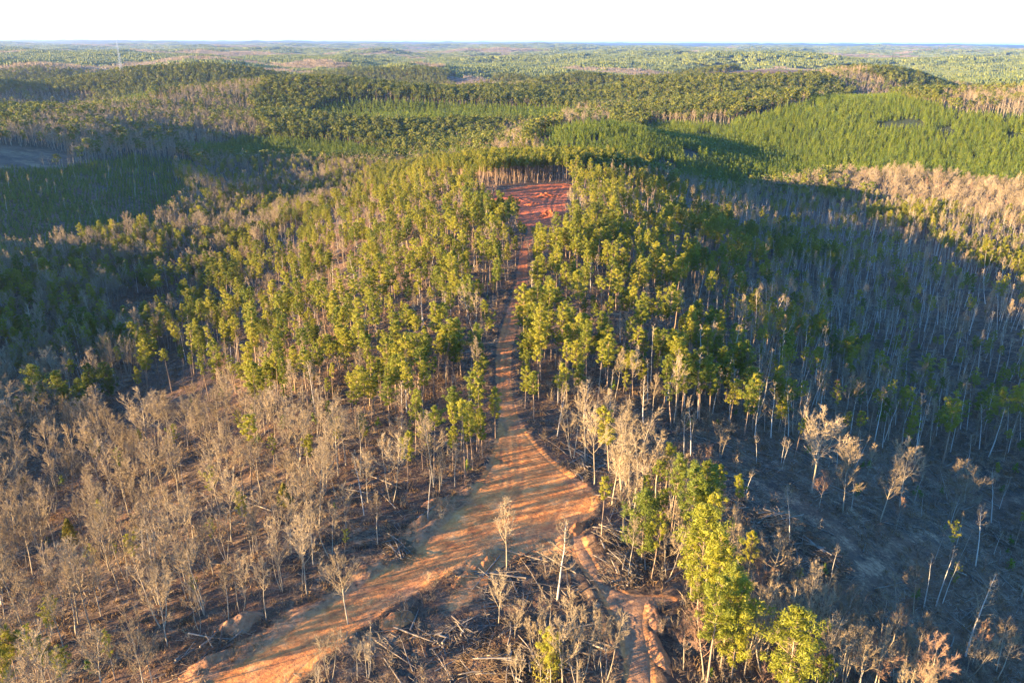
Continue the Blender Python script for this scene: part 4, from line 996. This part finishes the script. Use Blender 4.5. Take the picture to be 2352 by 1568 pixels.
for i, a in enumerate([(1005, 1158, 3.2, 2.2, 1.4, 20, .1, .5, 'pale earth mound on the upper verge of the road'), (965, 1205, 4, 2.0, 1.3, 35, .0, .6, 'lumpy grey earth mound on the road verge'), (845, 1312, 3.5, 2.0, 1.2, 30, .2, .5, 'earth mound on the verge near a lone bare tree'),
        (545, 1435, 4.0, 2.5, 1.7, 35, .1, .7, 'grey spoil heap beside the lower road'), (480, 1525, 4.5, 2.2, 1.5, 40, .2, .6, 'lumpy spoil bank where the road runs downhill'), (1266, 496, 7, 5, 3.2, 0, 1, 0, 'bright orange clay heap in the red clearing'), (1255, 452, 9, 4, 2.2, 10, 1, 0, 'long ridge of fresh clay in the red clearing'),
        (1225, 470, 5, 3, 1.4, 0, 1, 0, 'small clay hump in the middle of the clearing'), (1502, 1415, 1.6, 4.5, .8, 0, .1, .6, 'orange clay bank along the skid trail'), (1512, 1500, 1.6, 5, .9, 5, .2, .5, 'red clay bank further down the skid trail'), (1322, 1215, 4.5, 1.6, 1.3, 55, .15, .2, 'curved earth berm closing off the clay junction'),
        (905, 1425, 3.6, 2.4, 1.2, 20, .25, .25, 'clay mound with slash behind the road bend'), (1120, 1290, 5, 1.6, .9, 60, .1, .25, 'narrow earth ridge left by the grader'), (1075, 1322, 5, 1.2, .8, 58, .1, .25, 'low earth ridge beside a long fallen trunk')]):
    mound(*a, 800 + i)

# evergreen shrubs that stand alone
for px, py, top, gold, lb in [(1072, 452, 420, 0, 'dark cedar standing behind the red clearing'), (1100, 445, 420, 0, 'dark bushy cedar between clearing and pine poles'), (165, 1250, 1190, 1, 'golden conical cedar on the sunlit bare slope'), (655, 1165, 1110, 1, 'thin golden cedar by a broken snag'),
        (1220, 700, 660, 0, 'dark cedar on the shaded road edge'), (1660, 1290, 1245, 0, 'small dark evergreen under the pine strip'), (1258, 1570, 1440, 1, 'golden green cedar among brush and slash')]:
    x, y = at(px, py); z = zat(x, y); hs = np.linspace(1, 25, 300); _, yy, _ = proj(np.full(300, x), np.full(300, y), z + hs); h = float(hs[np.argmin(np.abs(yy - top))])
    rs = np.random.default_rng(int(px)); e = bpy.data.objects.new('cedar_tree', None); COL.objects.link(e); e.location = (x, y, z); e['label'] = lb; e['category'] = 'tree'; e['group'] = 'cedars standing alone'
    T = Acc(); T.tube(wander(rs, (0, 0, -.3), (0, 0, 1), h * .9, 4, .03), np.linspace(.18, .03, 5), 5); link('trunk', T.mesh('trunk', M_BARK), e)
    C = Acc()
    for k in range(46):
        u = (k + .5) / 46; a = k * 2.4; rad = h * (.30 * (1 - u) ** .8 * min(1, u * 5 + .35)) * rs.uniform(.7, 1.15)
        puff(C, rs, (math.cos(a) * rad * .75, math.sin(a) * rad * .75, h * (.10 + .88 * u)), rad * .45 + .25, 26, .26, 1.1)
    link('crown', C.mesh('crown', M_GOLD if gold else M_CEDAR), e)

# radio mast and long barn far off
def plain(name, c, rough=.6):
    m, nt, b = mat(name, rough); tc = nt.nodes.new('ShaderNodeTexCoord'); n = noise(nt, .6, 3, .6, tc.outputs['Object'])
    nt.links.new(ramp(nt, n, [(.3, tuple(v * .85 for v in c)), (.7, c)]), b.inputs['Base Color']); return m
x, y = at(279, 166, 10); z = zat(x, y); TH = 80.0
e = bpy.data.objects.new('radio_tower', None); COL.objects.link(e); e.location = (x, y, z - .5); e['label'] = 'tall slim lattice radio tower rising from far woods'; e['category'] = 'tower'
M_STEEL = plain('galvanised_steel', (.42, .43, .44), .5); M_WHITE = plain('white_fibreglass', (.85, .85, .83), .4)
def leg_pt(k, h): r_ = 3.2 * (1 - h / TH) + .7; return np.array([math.cos(k * 2.094) * r_, math.sin(k * 2.094) * r_, h])
for k in range(3):
    A = Acc(); A.tube([leg_pt(k, 0), leg_pt(k, TH)], [.17, .10], 5); link('leg', A.mesh('leg', M_STEEL), e)
A = Acc()
for lv in range(16):
    h0, h1 = TH * lv / 16, TH * (lv + 1) / 16
    for k in range(3):
        A.tube([leg_pt(k, h0), leg_pt((k + 1) % 3, h1)], [.05, .05], 3); A.tube([leg_pt((k + 1) % 3, h0), leg_pt(k, h1)], [.05, .05], 3); A.tube([leg_pt(k, h1), leg_pt((k + 1) % 3, h1)], [.05, .05], 3)
link('bracing', A.mesh('bracing', M_STEEL), e, kind='stuff')
for k in range(6):
    A = Acc(); t = k * 1.047; p = np.array([math.cos(t) * 2.1, math.sin(t) * 2.1, TH - 3.5]); A.tube([p, p + np.array([0, 0, .3]), p + np.array([0, 0, 3.2]), p + np.array([0, 0, 3.5])], [.3, .5, .5, .3], 6)
    link('antenna', A.mesh('antenna', M_WHITE), e)
A = Acc(); A.tube([(0, 0, TH), (0, 0, TH + 5)], [.12, .05], 5); link('mast', A.mesh('mast', M_STEEL), e)
x, y = at(197, 172, 8); z = zat(x, y)
e = bpy.data.objects.new('barn', None); COL.objects.link(e); e.location = (x, y, z); e.rotation_euler = (0, 0, .15); e['label'] = 'long white-roofed barn glinting in far woods'; e['category'] = 'barn'
A = Acc(); w, d, h = 14, 6, 4
V = [(-w, -d, -2), (w, -d, -2), (w, d, -2), (-w, d, -2), (-w, -d, h), (w, -d, h), (w, d, h), (-w, d, h), (-w, 0, h + 3), (w, 0, h + 3)]
A.add(V, [(0, 1, 5), (0, 5, 4), (2, 3, 7), (2, 7, 6), (1, 2, 6), (1, 6, 5), (5, 6, 9), (3, 0, 4), (3, 4, 7), (4, 8, 7)]); link('wall', A.mesh('wall', M_WHITE), e)
A = Acc()
for sgn in (-1, 1): A.add([(-w - .6, sgn * (d + .8), h - .3), (w + .6, sgn * (d + .8), h - .3), (w + .6, 0, h + 3.15), (-w - .6, 0, h + 3.15), (-w - .6, sgn * (d + .8), h - .1), (w + .6, sgn * (d + .8), h - .1), (w + .6, 0, h + 3.4), (-w - .6, 0, h + 3.4)],
    [(4, 5, 6), (4, 6, 7), (0, 2, 1), (0, 3, 2), (0, 1, 5), (0, 5, 4)])
link('roof', A.mesh('roof', M_WHITE), e)
A = Acc(); A.add([(w + .05, -1.8, -1), (w + .05, 1.8, -1), (w + .05, 1.8, 3), (w + .05, -1.8, 3), (w + .2, -1.8, -1), (w + .2, 1.8, -1), (w + .2, 1.8, 3), (w + .2, -1.8, 3)], [(4, 5, 6), (4, 6, 7), (3, 2, 6), (3, 6, 7), (0, 4, 7), (0, 7, 3), (1, 2, 6), (1, 6, 5)]); link('door', A.mesh('door', M_STEEL), e)

# ------------------------------------------------------------------ haze
co = np.empty(len(ground.data.vertices) * 3, np.float32); ground.data.vertices.foreach_get('co', co); gz = co[2::3]
zt = max(float(gz.max()) + 24, CAM_H + 2, 130); zb = float(gz.min()) - 1.5; B = 43500.0
V = [(-B, -B, zb), (B, -B, zb), (B, B, zb), (-B, B, zb), (-B, -B, zt), (B, -B, zt), (B, B, zt), (-B, B, zt)]
me = bpy.data.meshes.new('haze'); me.from_pydata(V, [], [(3, 2, 1, 0), (4, 5, 6, 7), (0, 1, 5, 4), (1, 2, 6, 5), (2, 3, 7, 6), (3, 0, 4, 7)])
hm = bpy.data.materials.new('haze_air'); hm.use_nodes = True; hn = hm.node_tree; hn.nodes.clear()
pv = hn.nodes.new('ShaderNodeVolumePrincipled'); pv.inputs['Color'].default_value = (.66, .80, 1.0, 1); pv.inputs['Density'].default_value = 2.8e-5; pv.inputs['Anisotropy'].default_value = 0.6
ho = hn.nodes.new('ShaderNodeOutputMaterial'); hn.links.new(pv.outputs[0], ho.inputs['Volume'])
me.materials.append(hm); link('haze', me, kind='stuff', label='thin blue haze over the far hills', category='haze')
